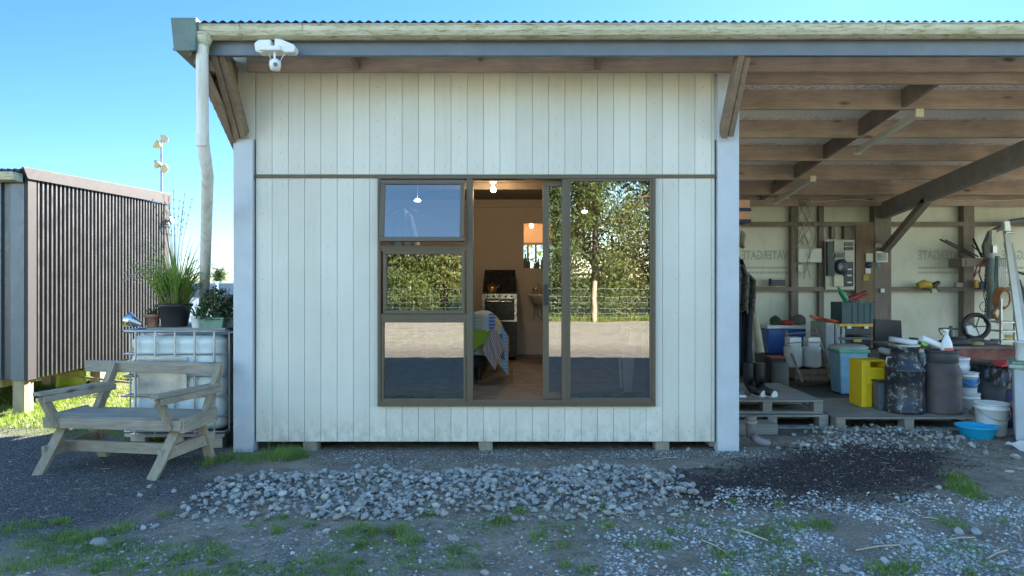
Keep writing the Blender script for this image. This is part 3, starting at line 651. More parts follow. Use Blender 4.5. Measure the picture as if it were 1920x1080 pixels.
reed = leafm('reed_leaf', (.12,.20,.04), (.30,.38,.10), .4); straw = leafm('dry_straw', (.26,.20,.11), (.42,.34,.2), .2); dgreen = leafm('dark_leaf', (.025,.05,.022), (.07,.12,.045), .25); spiky = leafm('spiky_leaf', (.05,.11,.06), (.12,.20,.10))
def blades(c, n, L, spread, wd, seed, lean=.5, droop=.6, r0=.08, up=1.0):
    rr = random.Random(seed); V_, F_ = [], []
    for i in range(n):
        a = rr.uniform(0, 2*math.pi); b = Vector((math.cos(a), math.sin(a), 0)); l = L*rr.uniform(.5, 1.05); le = rr.uniform(.05, lean); dr = rr.uniform(.2, 1)*droop
        p0 = Vector(c) + b*rr.uniform(0, r0); s = Vector((-math.sin(a), math.cos(a), 0))*wd*rr.uniform(.6, 1.2); k0 = len(V_); N = 7
        ta = rr.uniform(-.8, .8); s = s*math.cos(ta) + b*wd*math.sin(ta)
        for j in range(N+1):
            t = j/N; p = p0 + b*(le*t*l + dr*l*t*t*spread*.6) + Vector((0,0,1))*(l*up*(t - dr*.75*t**2.6)); h = s*(1-t**1.8)*.5
            V_ += [p-h, p+h]
        F_ += [(k0+2*j, k0+2*j+1, k0+2*j+3, k0+2*j+2) for j in range(N)]
    return MB().add(V_, F_, True)
pc = P(328, 617, 6.75); pc.z = TT
pt = thing('plant_pot', 'large black pot of tall feathery grass on the tank', 'potted plant', pc)
MB().lathe([(.115, 0), (.15, .19), (.165, .20), (.165, .225), (.15, .225), (.14, .19), (0, .185)], pc, 28).build('pot', black_pl, pt)
c_ = pc + Vector((0, 0, .19))
blades(c_, 210, .66, .8, .017, 1, .5, .8, .12).build('leaves', reed, pt, label='broad green grass blades')
blades(c_, 80, .92, .55, .014, 21, .42, .4, .10).build('tall_leaves', reed, pt)
blades(c_, 170, .36, 1.3, .009, 2, .8, 1.2, .13).build('dry_leaves', straw, pt)
rr = random.Random(9); m = MB()
for i in range(46):
    a = rr.uniform(0, 6.28); tall = rr.random() < .35; l = rr.uniform(.95, 1.2) if tall else rr.uniform(.65, 1.0); w_ = rr.uniform(.04, .2) if tall else rr.uniform(.35, .75)
    if not tall: a = math.pi*rr.uniform(.8, 1.25) if i % 3 else rr.uniform(-.4, .4)
    pts = [c_ + Vector((math.cos(a)*w_*t**1.5*l, math.sin(a)*w_*t**1.5*.6*l, l*(t - (.05 if tall else .62)*t**3))) for t in [j/12 for j in range(13)]]
    m.tube(pts, [.0032*(1-.4*j/12) for j in range(13)], 4)
    for j in range(9, 13): 
        for s in (-1, 1): m.tube([pts[j], pts[j] + Vector((s*.012, 0, -.022 if not tall else .025))], [.003, .001], 3, False)
m.build('seed_stems', plain('seed_stem', (.30,.25,.17), .8), pt)
tp = P(286, 617, 6.72); tp.z = TT
q = thing('plant_pot', 'small terracotta pot at the left of the black pot', 'potted plant', tp)
MB().lathe([(.05, 0), (.066, .09), (.075, .092), (.077, .125), (.066, .125), (.062, .10), (0, .095)], tp, 22).build('pot', plain('terracotta', (.33,.15,.09), .8, dirt=(.4,.33,.27)), q); blades(tp+Vector((0,0,.09)), 40, .2, .8, .012, 3, .8, .8, .04).build('leaves', dgreen, q)
tp = P(371, 618, 6.62); tp.z = TT
q = thing('plant_pot', 'small white pot with a spiky green plant beside the downpipe', 'potted plant', tp)
MB().lathe([(.052, 0), (.062, .095), (.066, .097), (.066, .11), (.060, .11), (.055, .09), (0, .085)], tp, 22).build('pot', white_pl, q); blades(tp+Vector((0,0,.09)), 48, .25, .9, .011, 4, 1.0, .7, .03).build('leaves', spiky, q)
def leafy(c, n, rx, ry, rz_, ls, seed):
    rr = random.Random(seed); V_, F_ = [], []
    for i in range(n):
        d = Vector((rr.gauss(0, 1), rr.gauss(0, 1), rr.gauss(0, 1))).normalized()*rr.uniform(.3, 1)**.5; p = Vector(c) + Vector((d.x*rx, d.y*ry, abs(d.z)*rz_))
        a = Vector((rr.uniform(-1, 1), rr.uniform(-1, 1), rr.uniform(-.6, 1))).normalized(); b = a.cross(Vector((rr.uniform(-1, 1), rr.uniform(-1, 1), rr.uniform(-1, 1)))).normalized(); l = ls*rr.uniform(.5, 1.2); k0 = len(V_)
        V_ += [p, p + a*l*.5 + b*l*.28, p + a*l, p + a*l*.5 - b*l*.28]; F_.append((k0, k0+1, k0+2, k0+3))
    return MB().add(V_, F_)
for x_, Y_, wd, lab, sd_, mt in ((402, 6.62, .24, 'pale green trough of bushy dark-leaved plants on the tank', 5, (.16,.27,.21)), (437, 6.68, .26, 'dark green trough at the tank corner, half hidden by the shed post', 6, (.07,.11,.10))):
    tp = P(x_, 618, Y_); tp.z = TT; q = thing('planter_trough', lab, 'planter', tp)
    a, b = wd/2, .085; z0, z1 = tp.z, tp.z+.10; m = MB(); fr = [(-a*.85, -b*.8), (a*.85, -b*.8), (a*.85, b*.8), (-a*.85, b*.8)]; tr_ = [(-a, -b), (a, -b), (a, b), (-a, b)]
    m.add([(tp.x+p, tp.y+r_, z0) for p, r_ in fr]+[(tp.x+p, tp.y+r_, z1) for p, r_ in tr_], [(3,2,1,0),(0,1,5,4),(1,2,6,5),(2,3,7,6),(3,0,4,7)])
    m.box((tp.x-a-.006, tp.y-b-.006, z1-.012), (tp.x+a+.006, tp.y+b+.006, z1)); m.build('pot', plain('trough_green_%d' % sd_, mt, .5), q)
    leafy(tp+Vector((0, .02, .09)), 750, wd*.62, .15, .30 if sd_ == 5 else .22, .05, sd_).build('leaves', dgreen, q)
    m = MB(); rr = random.Random(sd_)
    for i in range(16): aa = rr.uniform(0, 6.28); m.tube([tp+Vector((0,0,.08)), tp+Vector((math.cos(aa)*.09, math.sin(aa)*.05, .2)), tp+Vector((math.cos(aa)*.15, math.sin(aa)*.09, rr.uniform(.25, .4)))], .0025, 4)
    m.build('stems', straw, q)
c0 = P(252, 610, 6.6); c0.z = TT-.012+.055
MB().lathe([(.02, 0), (.035, .03), (.05, .09), (.075, .15), (.073, .15), (.048, .09), (.03, .03), (.0, .01)], c0+Vector((.07, 0, -.018)), 28, rmat('Y', -68)).build('metal_shade', steel, None, org=c0, label='polished metal lampshade lying on its side at the tank corner', cat='lampshade')

# ---------------------------------------------------------------- security light under the gutter
sl = thing('security_light', 'white twin-head security light with motion sensor on the fascia beam', 'security light', P(515, 95, 5.78))
wl = plain('white_lamp_plastic', (.70,.70,.66), .35, var=.05)
q1 = P(511, 95, 5.72); MB().box((q1.x-.09, 5.64, q1.z-.022), (q1.x+.09, 5.80, q1.z+.020)).build('base', wl, sl, bev=.008)
m = MB(); ol = [P(476, 80, 5.66), P(484, 74, 5.66), P(507, 73, 5.66), P(507, 92, 5.66), P(488, 99, 5.66), P(478, 96, 5.66)]; m.prism(ol, (0, .10, 0)); m.build('lamp_head', wl, sl, bev=.012)
m = MB(); ol = [P(514, 71, 5.66), P(527, 73, 5.66), P(551, 83, 5.66), P(554, 90, 5.66), P(551, 98, 5.66), P(534, 98, 5.66), P(514, 90, 5.66)]; m.prism(ol, (0, .10, 0)); m.build('lamp_head', wl, sl, bev=.012)
MB().tube([P(515, 98, 5.68), P(515, 116, 5.68)], .010, 8).tube([P(505, 101, 5.68), P(508, 114, 5.68)], .003, 5).tube([P(533, 100, 5.68), P(525, 116, 5.68)], .003, 5).build('stem', wl, sl)
sn = MB().lathe([(.012, -.05), (.040, -.04), (.048, 0), (.046, .03), (.02, .05)], P(516, 122, 5.66), 20).build('sensor', wl, sl)
MB().lathe([(.018, 0), (.016, .01)], P(520, 124, 5.66)+Vector((0, -.044, 0)), 12, rmat('X', 90)).build('lens', plain('sensor_lens', (.10,.10,.11), .2), sn)

# ---------------------------------------------------------------- inside the cabin
lampglow = bulb_mat(6, (1, .93, .82))
for nm, (x_, y_, Y_), lab, e in (('ceiling_bulb', (925, 355, 8.3), 'glowing bare bulb on the cabin ceiling, above the door opening', 2.0), ('ceiling_bulb', (996.5, 423, 11.0), 'small glowing bulb seen above the rear window, over the basin', 1.5)):
    p = P(x_, y_, Y_); t = thing(nm, lab, 'light bulb', p)
    MB().lathe([(.006, -.034), (.022, -.028), (.030, -.008), (.027, .012), (.014, .03)], p, 18).build('bulb', glow, t)
    MB().lathe([(.016, .028), (.022, .06), (.03, .075), (.045, .09)], p, 16).tube([p+Vector((0,0,.08)), (p.x, p.y, 2.82)], .012, 6).build('holder', white_pl, t)
    ld = bpy.data.lights.new('bulb_light', 'POINT'); ld.energy = e; ld.color = (1, .62, .32); ld.shadow_soft_size = .04; lo = bpy.data.objects.new('bulb_light', ld); COL.objects.link(lo); lo.location = p + Vector((0, -.05, -.075))
for x_, y_, Y_, lab in ((783, 376, 8.0, 'small lit ceiling lamp seen through the tilted top left pane'), (1096, 397, 8.4, 'small lit lamp seen through the large right pane')):
    p = P(x_, y_, Y_); t = thing('small_lamp', lab, 'ceiling lamp', p); MB().lathe([(.0, -.014), (.03, -.012), (.040, 0), (.03, .014), (0, .016)], p, 16).build('diffuser', lampglow, t); MB().tube([p+Vector((0,0,.012)), (p.x, p.y, 2.82)], .006, 6).build('cord', white_pl, t)
cx, cY = (937-960)/1280*9.95, 9.95
kz = lambda y, Y=9.7: CH+(520-y)/1280*Y
st = thing('cooker', 'free-standing black gas cooker with raised lid in the cabin', 'cooker', (cx, cY, IZ)); X0, X1 = bx(904, 9.7), bx(969, 9.7); bk = plain('black_enamel', (.025,.028,.035), .25, var=.1)
MB().box((X0, 9.7, IZ+.04), (X1, 10.25, kz(551))).build('body', bk, st, bev=.006)
MB().prism([(X0-.0, 9.80, kz(549)), (X1+.0, 9.80, kz(549)), (X1-.02, 10.2, kz(506, 10.2)), (X0+.02, 10.2, kz(506, 10.2))], (0, .02, 0)).build('lid', bk, st)
MB().box((X0, 9.69, kz(560)), (X1, 9.70, kz(551))).box((X0, 9.688, kz(600)), (X0+.035, 9.70, kz(560))).box((X1-.035, 9.688, kz(600)), (X1, 9.70, kz(560))).box((X0, 9.688, kz(603)), (X1, 9.70, kz(600))).build('trim', steel, st)
dr = MB().box((X0+.04, 9.675, kz(599)), (X1-.04, 9.698, kz(562))).build('oven_door', bk, st, bev=.004); MB().tube([(X0+.07, 9.65, kz(565)), (X1-.07, 9.65, kz(565))], .009, 8).build('handle', steel, dr)
for i in range(5): MB().lathe([(.016, 0), (.014, .02)], (X0+.08+i*.085, 9.69, kz(555.5)), 12, rmat('X', 90)).build('knob', bk, st)
kp = (bx(923, 9.85), 9.82, kz(549)+.0); kt = thing('kettle', 'small brass-coloured kettle on the cooker', 'kettle', kp); br = plain('brass', (.45,.27,.13), .3, .9)
MB().lathe([(.06, 0), (.07, .03), (.065, .08), (.035, .12), (.012, .13), (.012, .145), (0, .15)], kp, 20).build('body', br, kt)
MB().tube([(kp[0]-.06, kp[1], kp[2]+.09), (kp[0]-.05, kp[1], kp[2]+.19), (kp[0]+.05, kp[1], kp[2]+.19), (kp[0]+.06, kp[1], kp[2]+.09)], .007, 6).build('handle', black_pl, kt); MB().tube([(kp[0]+.05, kp[1], kp[2]+.05), (kp[0]+.11, kp[1], kp[2]+.11)], [.016, .008], 8).build('spout', br, kt)
fc = plain('dark_cabinet', (.03,.032,.036), .5); 
wb = P(1012, 552, 10.2); ba = thing('wash_basin', 'wall basin half hidden by the sliding door edge', 'basin', wb)
MB().lathe([(.04, -.16), (.14, -.13), (.20, -.03), (.215, 0), (.205, .004), (.17, -.06), (.05, -.1), (0, -.1)], wb+Vector((.06,0,0)), 28, sx=1.15, sy=.9).build('bowl', plain('ceramic', (.62,.58,.5), .25, var=.03), ba)
MB().tube([wb+Vector((.0,.1,-.12)), wb+Vector((-.0,.1,-.30)), wb+Vector((.04,.12,-.36)), wb+Vector((.04,.2,-.30))], .02, 8).tube([wb+Vector((-.10,.15,-.13)), wb+Vector((-.10,.17,-.36))], .014, 6).build('waste_pipe', white_pl, ba)
MB().tube([wb+Vector((-.09,.1,0)), wb+Vector((-.09,.1,.09)), wb+Vector((-.06,.03,.10)), wb+Vector((-.05,-.02,.06))], .013, 8).build('tap', steel, ba)
sb = wb+Vector((.0,.10,.0)); so_ = thing('soap_dispenser', 'clear pump soap bottle standing behind the basin', 'soap bottle', sb)
MB().lathe([(.03, 0), (.03, .09), (.012, .11)], sb, 14).build('bottle', plain('soap_amber', (.4,.3,.18), .2), so_); MB().tube([sb+Vector((0,0,.11)), sb+Vector((0,0,.15)), sb+Vector((-.035,0,.152))], .007, 6).build('pump', black_pl, so_)
for i, (x_, hh, rr_, lab) in enumerate(((985, .24, .035, 'tallest dark bottle at the left of the rear window sill'), (991, .17, .03, 'dark bottle second from the left on the rear sill'), (1004, .13, .032, 'short dark jar in the middle of the rear sill'), (1009, .16, .024, 'thin bottle right of the middle of the rear sill'), (1017, .19, .028, 'bottle at the right of the rear sill beside the door edge'))):
    p = (bx(x_, 11.48), 11.46, bz0+.0); MB().lathe([(rr_, 0), (rr_, hh*.6), (rr_*.4, hh*.75), (rr_*.4, hh)], p, 12).build('bottle', plain('dark_glass_bottle', (.03,.04,.035), .15), None, org=p, label=lab, cat='bottle', group='bottles on the rear window sill')
# bed with blankets
bd = thing('bed', 'low dark upholstered bed inside the doorway, under the blankets', 'bed', (-.75, 7.95, IZ)); bx1_ = -.30
MB().box((-1.65, 7.80, IZ+.16), (bx1_, 9.4, IZ+.42)).build('base', plain('charcoal_fabric', (.025,.028,.033), .9), bd, bev=.02)
MB().box((-1.65, 7.82, IZ+.42), (bx1_, 9.4, IZ+.66)).build('mattress', plain('mattress_cloth', (.5,.5,.46), .9), bd, bev=.04)
for a, b in ((bx1_-.08, 7.88), (-1.55, 7.88), (bx1_-.08, 9.3)): MB().lathe([(.035, 0), (.03, .01), (.018, .03), (.018, .17)], (a, b, IZ), 12).build('leg', black_pl, bd)
def stripe_mat(nm, cols, scale, axis, zig=0, check=False):
    t = NT(nm); sp = t.n('ShaderNodeSeparateXYZ'); t.l(t.co(), sp.inputs[0]); src = sp.outputs[axis]
    if zig:
        w_ = t.n('ShaderNodeMath', operation='PINGPONG'); t.l(sp.outputs[2 if axis != 2 else 0], w_.inputs[0]); w_.inputs[1].default_value = .03; ad = t.n('ShaderNodeMath', operation='MULTIPLY_ADD'); t.l(w_.outputs[0], ad.inputs[0]); ad.inputs[1].default_value = zig; t.l(src, ad.inputs[2]); src = ad.outputs[0]
    fr = t.n('ShaderNodeMath', operation='MULTIPLY'); t.l(src, fr.inputs[0]); fr.inputs[1].default_value = scale; f2 = t.n('ShaderNodeMath', operation='FRACT'); t.l(fr.outputs[0], f2.inputs[0])
    x = t.n('ShaderNodeValToRGB'); x.color_ramp.interpolation = 'CONSTANT'; e = x.color_ramp.elements
    while len(e) < len(cols): e.new(.5)
    for i, c in enumerate(cols): e[i].position = i/len(cols); e[i].color = (*c, 1)
    t.l(f2.outputs[0], x.inputs[0]); col = x.outputs[0]
    if check:
        w2 = t.n('ShaderNodeMath', operation='MULTIPLY'); t.l(sp.outputs[2], w2.inputs[0]); w2.inputs[1].default_value = 26; w3 = t.n('ShaderNodeMath', operation='FRACT'); t.l(w2.outputs[0], w3.inputs[0]); g = t.n('ShaderNodeMath', operation='GREATER_THAN'); t.l(w3.outputs[0], g.inputs[0]); g.inputs[1].default_value = .55
        col = t.mix(t.mix(1, g.outputs[0], t.ramp(f2.outputs[0], (0, .75), (.99, .75)), 'MULTIPLY'), col, (.58,.55,.46))
    t.set(col, .95); t.bump(t.noise(t.co(), 120, 2), .4, .004); return t.m
cro = stripe_mat('crochet_stripes', [(.80,.22,.05), (.48,.48,.28), (.06,.38,.78), (.60,.55,.32), (.50,.66,.70), (.06,.18,.60), (.70,.60,.25), (.18,.42,.64)], 1.75, 0, 0, True)
def dr_(u, v):      # blanket lying over the bed end and falling down its front and right side
    X = -1.5 + 1.52*u; s = v*1.5
    if s < .75: Y, Z = 8.55-.82*s/.75*1.0, 1.17+.05*math.sin(u*9)+.02*math.sin(v*30)
    else: Y, Z = 7.73-.03*math.sin(u*22)*((s-.75)/.75), 1.17-(s-.75)*.60
    e = max(0, (u-.72)/.28); Z -= .42*e**2.2 * (1 if s < .75 else .55); X -= .06*e*e
    if s > .6: Z += -.03*math.sin(u*6.2)
    return Vector((X, Y-.02*math.sin(X*17), Z))
MB().grid(dr_, 60, 50).build('crochet_blanket', cro, None, org=(-.62, 7.8, .7), solid=.02, label='multicoloured striped crochet blanket heaped over the end of the bed', cat='blanket')
def gb_(u, v): X = -1.1+.86*u; return Vector((X, 7.70-.02*math.sin(u*25)-.02*v, .99-.20*v-.03*math.sin(u*7)+.05*math.sin(u*15)*v+.05*u))
MB().grid(gb_, 40, 14).build('green_blanket', plain('lime_fleece', (.32,.50,.05), .95), None, org=(-.6, 7.7, .75), solid=.015, label='lime green blanket hanging out below the crochet blanket', cat='blanket')
def sb_(u, v):
    A_ = P(903, 655, 7.62); B_ = P(926, 612, 7.7); C_ = P(948, 648, 7.7); D_ = P(928, 693, 7.60)
    p = A_.lerp(B_, u).lerp(D_.lerp(C_, u), v); return p + Vector((0, -.03*math.sin(u*11+v*4)-.02, 0))
MB().grid(sb_, 24, 24).build('striped_throw', stripe_mat('thin_wavy_stripes', [(.66,.58,.54), (.22,.16,.19), (.74,.68,.64), (.32,.17,.17)], 26, 0, .5), None, org=P(926, 655, 7.6), solid=.008, label='thin wavy-striped throw, its pointed corner hanging off the bed', cat='throw')
def tl_(u, v):
    A_ = P(932, 628, 7.72); B_ = P(946, 624, 7.76); C_ = P(948, 676, 7.72); D_ = P(938, 668, 7.70); return A_.lerp(B_, u).lerp(D_.lerp(C_, u), v) + Vector((0, .02*math.sin(u*9), 0))
MB().grid(tl_, 10, 16).build('blue_fringe_throw', plain('teal_wool', (.08,.20,.30), .95), None, org=P(942, 650, 7.7), solid=.012, label='teal blue wool throw edge at the right of the bed end', cat='throw')
# coat hanging inside the top left window, and the folding white trestle behind the right pane
cp_ = P(757, 425, 8.0); ct = thing('hanging_shirt', 'pale blue shirt hanging inside the tilted window', 'shirt', cp_)
def shf(u, v): w_ = .10+.14*v; return Vector((cp_.x+(u-.5)*w_*2, cp_.y+.03*math.sin(u*20), cp_.z+.22-.55*v-.10*abs(u-.5)*2))
MB().grid(shf, 24, 18).build('cloth', plain('pale_blue_cloth', (.55,.62,.72), .9), ct, solid=.01); MB().tube([(cp_.x-.2, cp_.y, cp_.z+.15), (cp_.x, cp_.y, cp_.z+.25), (cp_.x+.2, cp_.y, cp_.z+.15)], .008, 6).build('hanger', black_pl, ct)
tr0 = P(1170, 735, 6.75); tt = thing('folding_trestle', 'white folding trestle leg set standing inside the right-hand pane', 'trestle', (tr0.x, 6.75, IZ))
wp_ = plain('white_painted_metal', (.8,.82,.82), .35, var=.03); YY = 6.72
def q_(x, y, Y=YY): return P(x, y, Y)
for pts, nm in (([q_(1164,606), q_(1196,600), q_(1196,609), q_(1172,616), q_(1171,623), q_(1164,626)], 'top_rail'), ([q_(1182,616), q_(1196,612), q_(1183,740), q_(1170,740), q_(1166,650), q_(1178,650)], 'leg'), ([q_(1160,672), q_(1164,672), q_(1167,728), q_(1163,728)], 'leg')):
    MB().prism(pts, (0, .02, 0)).build(nm, wp_, tt)
rk = thing('wire_rack', 'white shelf rack showing as pale bars at the right pane edge', 'rack', P(1213, 740, 6.85))
for ya in (602, 612, 626, 645, 664): MB().box(q_(1206, ya+6, 6.8), q_(1220, ya, 6.8)+Vector((0,.02,0))).build('shelf_bar', wp_, rk)
MB().box(q_(1205, 672, 6.84), q_(1207, 602, 6.84)+Vector((0,.02,0))).box(q_(1219, 745, 6.84), q_(1221, 602, 6.84)+Vector((0,.02,0))).build('upright', wp_, rk)
strawm_ = plain("pale_cane", (.45,.40,.30), .7)
# ---------------------------------------------------------------- open bay: lights, pallets and everything stored there
bat = plain('batten_light_body', (.62,.60,.52), .5, var=.05)
for (x0, Y0), (x1, Y1), sq, lab in (((1729, 7.2), (1603, 8.5), .085, 'long pale batten light nearer the front, under the bay purlins'), ((1510, 9.75), (1428, 11.1), .085, 'batten light farther back, under the bay purlins')):
    X_ = 4.30; z0 = pz(Y0)-.05; z1 = pz(Y1)-.05
    t = thing('batten_light', lab, 'ceiling light', (X_, Y0, z0), 'batten lights in the bay')
    MB().bar((X_, Y0+.01, z0), (X_, Y1-.01, z1), sq*.8, sq*.75).build('body', bat, t, bev=.004)
    MB().bar((X_, Y0-.005, z0), (X_, Y0+.012, z0), sq, sq).build('end_cap', plain('cream_cap', (.78,.72,.52), .5, var=.03), t); MB().bar((X_, Y1-.012, z1), (X_, Y1+.005, z1), sq, sq).build('end_cap', bat, t)
# pallets
def pallet(nm, lab, X0_, Y0_, zb_, W_=1.2, D_=1.2, H_=.145, gap=.012, gx=.0):
    t = thing(nm, lab, 'pallet', (X0_+W_/2, Y0_+D_/2, zb_), 'wooden pallets in the open bay')
    n = 9; bw = (D_-gap*(n-1))/n
    for i in range(n): MB().box((X0_, Y0_+i*(bw+gap), zb_+H_-.02), (X0_+W_, Y0_+i*(bw+gap)+bw, zb_+H_)).build('deck_board', palw, t, bev=.002)
    for i, a in enumerate((0, .5, 1)):
        for b in (0, .5, 1): MB().box((X0_+a*(W_-.10), Y0_+.003+b*(D_-.14), zb_+.022), (X0_+a*(W_-.10)+.10, Y0_+b*(D_-.14)+.137, zb_+H_-.02)).build('block', palw, t, bev=.003)
    for b in (0, .5, 1): MB().box((X0_, Y0_+b*(D_-.10), zb_), (X0_+W_, Y0_+b*(D_-.10)+.10, zb_+.022)).build('base_board', palw, t, bev=.002)
    return t
pallet('pallet', 'grey wooden pallet lying on top of the others beside the white post', 2.16, 7.37, .158, H_=.145)
pallet('pallet', 'wooden pallet underneath the top pallet, nearest the white post', 2.20, 7.33, .005, 1.20, 1.1)
pallet('pallet', 'wooden pallet on the ground carrying the yellow bin and the milk cans', 3.43, 7.22, .005, 1.55, 1.15)
MB().box((2.2, 7.05, .0), (2.75, 7.30, .11)).build('timber_block', palw, None, org=(2.5, 7.1, 0), bev=.006, label='short thick timber block under the edge of the pallets behind the gumboot', cat='timber')
MB().prism([P(1800,745,8.2), P(1845,775,7.2), P(1838,785,7.15), P(1795,756,8.2)], (0, 0, -.03)).build('plank', palw_y, None, org=(4.6, 7.6, .1), label='loose plank end sticking out beside the brown milk can', cat='plank')
# gumboots, shoes
def boot_mesh(m, p, h, yaw, r=.055, L=.25):
    M = Matrix.Translation(p) @ Matrix.Rotation(yaw, 4, 'Z')
    m.tube([M @ Vector(q) for q in ((0,0,h), (0,0,h*.6), (0,0,h*.3), (.01,0,.11), (.05,0,.07), (L*.55,0,.05), (L*.8,0,.045), (L*.88,0,.04))], [r*1.05, r, r*.8, r*.82, r*.85, r*.75, r*.72, r*.35], 14); m.v = m.v; return m
gbm = plain('grey_rubber_boot', (.16,.155,.16), .5, dirt=(.26,.21,.18), dirt_amt=.5, dscale=8)
p = Vector(((1402-960)/1280*6.56+.03, 6.56, 0)); t = thing('gumboot', 'single muddy grey gumboot standing on the ground at the foot of the white post', 'gumboot', p)
boot_mesh(MB(), p, .30, -.35, .052, .2).build('boot', gbm, t); MB().tube([p+Vector((0,0,.235)), p+Vector((0,0,.25))], .059, 16).build('band', plain('pink_band', (.5,.28,.24), .5), t)
blk_rub = plain('black_rubber', (.018,.019,.022), .4)
for x_, dy, lab in ((1404, 7.72, 'black gumboot with white trim on the top pallet, left of the pair'), (1424, 7.70, 'black gumboot with white trim on the top pallet, right of the pair')):
    p = Vector(((x_-960)/1280*dy, dy, .303)); t = thing('gumboot', lab, 'gumboot', p, 'black gumboots on the pallet'); boot_mesh(MB(), p, .36, -1.0, .06, .2).build('boot', blk_rub, t); MB().tube([p+Vector((.05,-.03,.02)), p+Vector((.12,-.14,.02))], .05, 12).build('sole', white_pl, t)
p = Vector(((1388-960)/1280*7.6, 7.6, .303)); t = thing('trainer', 'blue and white trainer at the edge of the top pallet beside the post', 'shoe', p)
MB().tube([p+Vector((0,.18,.07)), p+Vector((0,.08,.07)), p+Vector((0,0,.05)), p+Vector((0,-.05,.045))], [.04,.045,.04,.03], 12).build('upper', plain('slate_fabric', (.10,.13,.17), .8), t); MB().box(p+Vector((-.04,-.09,0)), p+Vector((.04,.2,.028))).build('sole', white_pl, t, bev=.01)
# things hanging on the dividing wall
def camo():
    t = NT('camouflage_cloth'); n = t.noise(t.co(), 14, 3, .6, 1.5); x = t.ramp(n, (.38, (.02,.02,.018)), (.45, (.10,.085,.06)), (.52, (.22,.19,.15)), (.60, (.05,.05,.04))); t.set(x, .95); return t.m
def drape(nm, xl, xr, yt, yb, Y, mat_, lab, cat, seed=0, taper=.0):
    a = P(xl, yt, Y); b = P(xr, yb, Y); W_ = b.x-a.x; H_ = a.z-b.z
    def fn(u, v):
        wv = min(1, .45+v*2.2) if taper else 1; return Vector((a.x + (u*W_)*wv, Y+.05*math.sin(u*13+seed+v*2)+.03*math.sin(u*29+v*5), a.z-H_*v-(.04*math.sin(u*17+seed) if v > .95 else 0)-.10*u*u*(1-v)))
    return MB().grid(fn, 36, 30).build(nm, mat_, None, org=((a.x+b.x)/2, Y, a.z), solid=.02, label=lab, cat=cat)
drape('coat', 1376, 1412, 478, 700, 7.9, plain('dark_coat', (.02,.023,.03), .95), 'long dark waxed coat hanging in the bay beside the white post', 'coat', 1, 1)
drape('camouflage_jacket', 1380, 1414, 492, 582, 7.75, camo(), 'camouflage jacket hanging over the dark coat', 'jacket', 3, 1)
drape('hessian_bag', 1376, 1394, 422, 460, 8.0, plain('hessian', (.38,.32,.22), .95), 'pale cloth bag hanging between the orange box and the dark coat', 'bag', 5)
ob = thing('orange_box', 'orange strapped box hanging high beside the white post', 'box', P(1394, 395, 8.1)); a, b = P(1372, 374, 8.1), P(1407, 417, 8.1)
MB().prism([(a.x,8.1,a.z),(b.x,8.1,a.z),(b.x-.01,8.1,b.z+.06),(b.x-.04,8.1,b.z),(a.x,8.1,b.z)], (0,.3,0)).build('body', plain('faded_orange', (.55,.25,.12), .6), ob, bev=.01)
for z in (.56, .06): MB().box((a.x-.003, 8.09, b.z+(a.z-b.z)*z-.02), (b.x+.005, 8.41, b.z+(a.z-b.z)*z+.02)).build('strap', plain('navy_strap', (.03,.04,.06), .8), ob)
p = P(1437, 716, 9.3); p.z = .0
MB().lathe([(.10, 0), (.105, .3), (.10, .47), (.09, .49), (.0, .48)], (p.x-.03, 8.75, .05), 20).build('rolled_mat', plain('olive_roll', (.10,.10,.085), .9), None, org=(p.x, 8.75, .05), label='rolled grey-green mat standing behind the black gumboots', cat='rolled mat')
MB().tube([P(1413, 575, 8.9), P(1420, 620, 8.8), P(1426, 662, 8.7)], [.03, .045, .05], 10).build('pale_cloth_roll', plain('pale_camo_cloth', (.36,.32,.22), .95), None, org=P(1420, 620, 8.8), label='narrow pale mottled cloth roll leaning behind the dark coat', cat='cloth roll')
sc = thing('suitcase', 'black suitcase with a red top edge beside the rolled mat', 'suitcase', (3.5, 9.0, 0))
a, b = P(1444, 716, 8.9), P(1476, 672, 8.9); a.z = .05
MB().box((a.x, 8.9, a.z), (b.x, 9.15, b.z)).build('body', plain('black_case_fabric', (.02,.02,.023), .8), sc, bev=.02); MB().box((a.x+.01, 8.91, b.z), (b.x-.01, 9.1, b.z+.02)).build('top_edge', plain('dark_red', (.28,.03,.03), .6), sc); MB().lathe([(.018, 0), (.015, .005)], (b.x-.05, 8.897, a.z+.15), 12, rmat('X', 90)).build('badge', white_pl, sc)
# cooler box with things on it
ck = thing('cooler_box', 'blue cooler box with white lid against the back wall', 'cooler box', (4.2, 10.9, 0)); a, b = P(1440, 652, 10.8), P(1512, 613, 10.8)
MB().box((a.x, 10.8, a.z-.10), (b.x, 11.2, b.z-.03)).build('body', plain('royal_blue_plastic', (.02,.09,.33), .4), ck, bev=.02); MB().box((a.x-.01, 10.79, b.z-.03), (b.x+.01, 11.21, b.z+.025)).build('lid', white_pl, ck, bev=.01)
MB().box((a.x-.05, 10.75, 0), (b.x+.05, 11.25, a.z-.10)).build('storage_crate', black_pl, None, org=(4.2, 10.9, 0), bev=.01, label='black crate underneath the blue cooler box', cat='crate')
zt_ = b.z+.026
def blob(nm, c, rx, ry, rz_, mat_, lab, cat, seed):
    v, f = ico(3); d = np.array([1+.18*noise.noise(Vector(p)*1.7+Vector((seed, 0, 0))) for p in v]); v = v*d[:, None]*np.array([rx, ry, rz_]); v[:, 2] = np.maximum(v[:, 2], -rz_*.6)
    o = npmesh(nm, v + np.array(c) + np.array([0,0,rz_*.6]), f, mat_, org=c, smooth=True); return tag(o, lab, cat)
blob('net_bag', (P(1454,612,10.95).x, 10.95, zt_), .09, .08, .09, plain('dark_green_mesh', (.03,.07,.03), .9), 'dark green bundled bag at the left on the cooler lid', 'bag', 1)
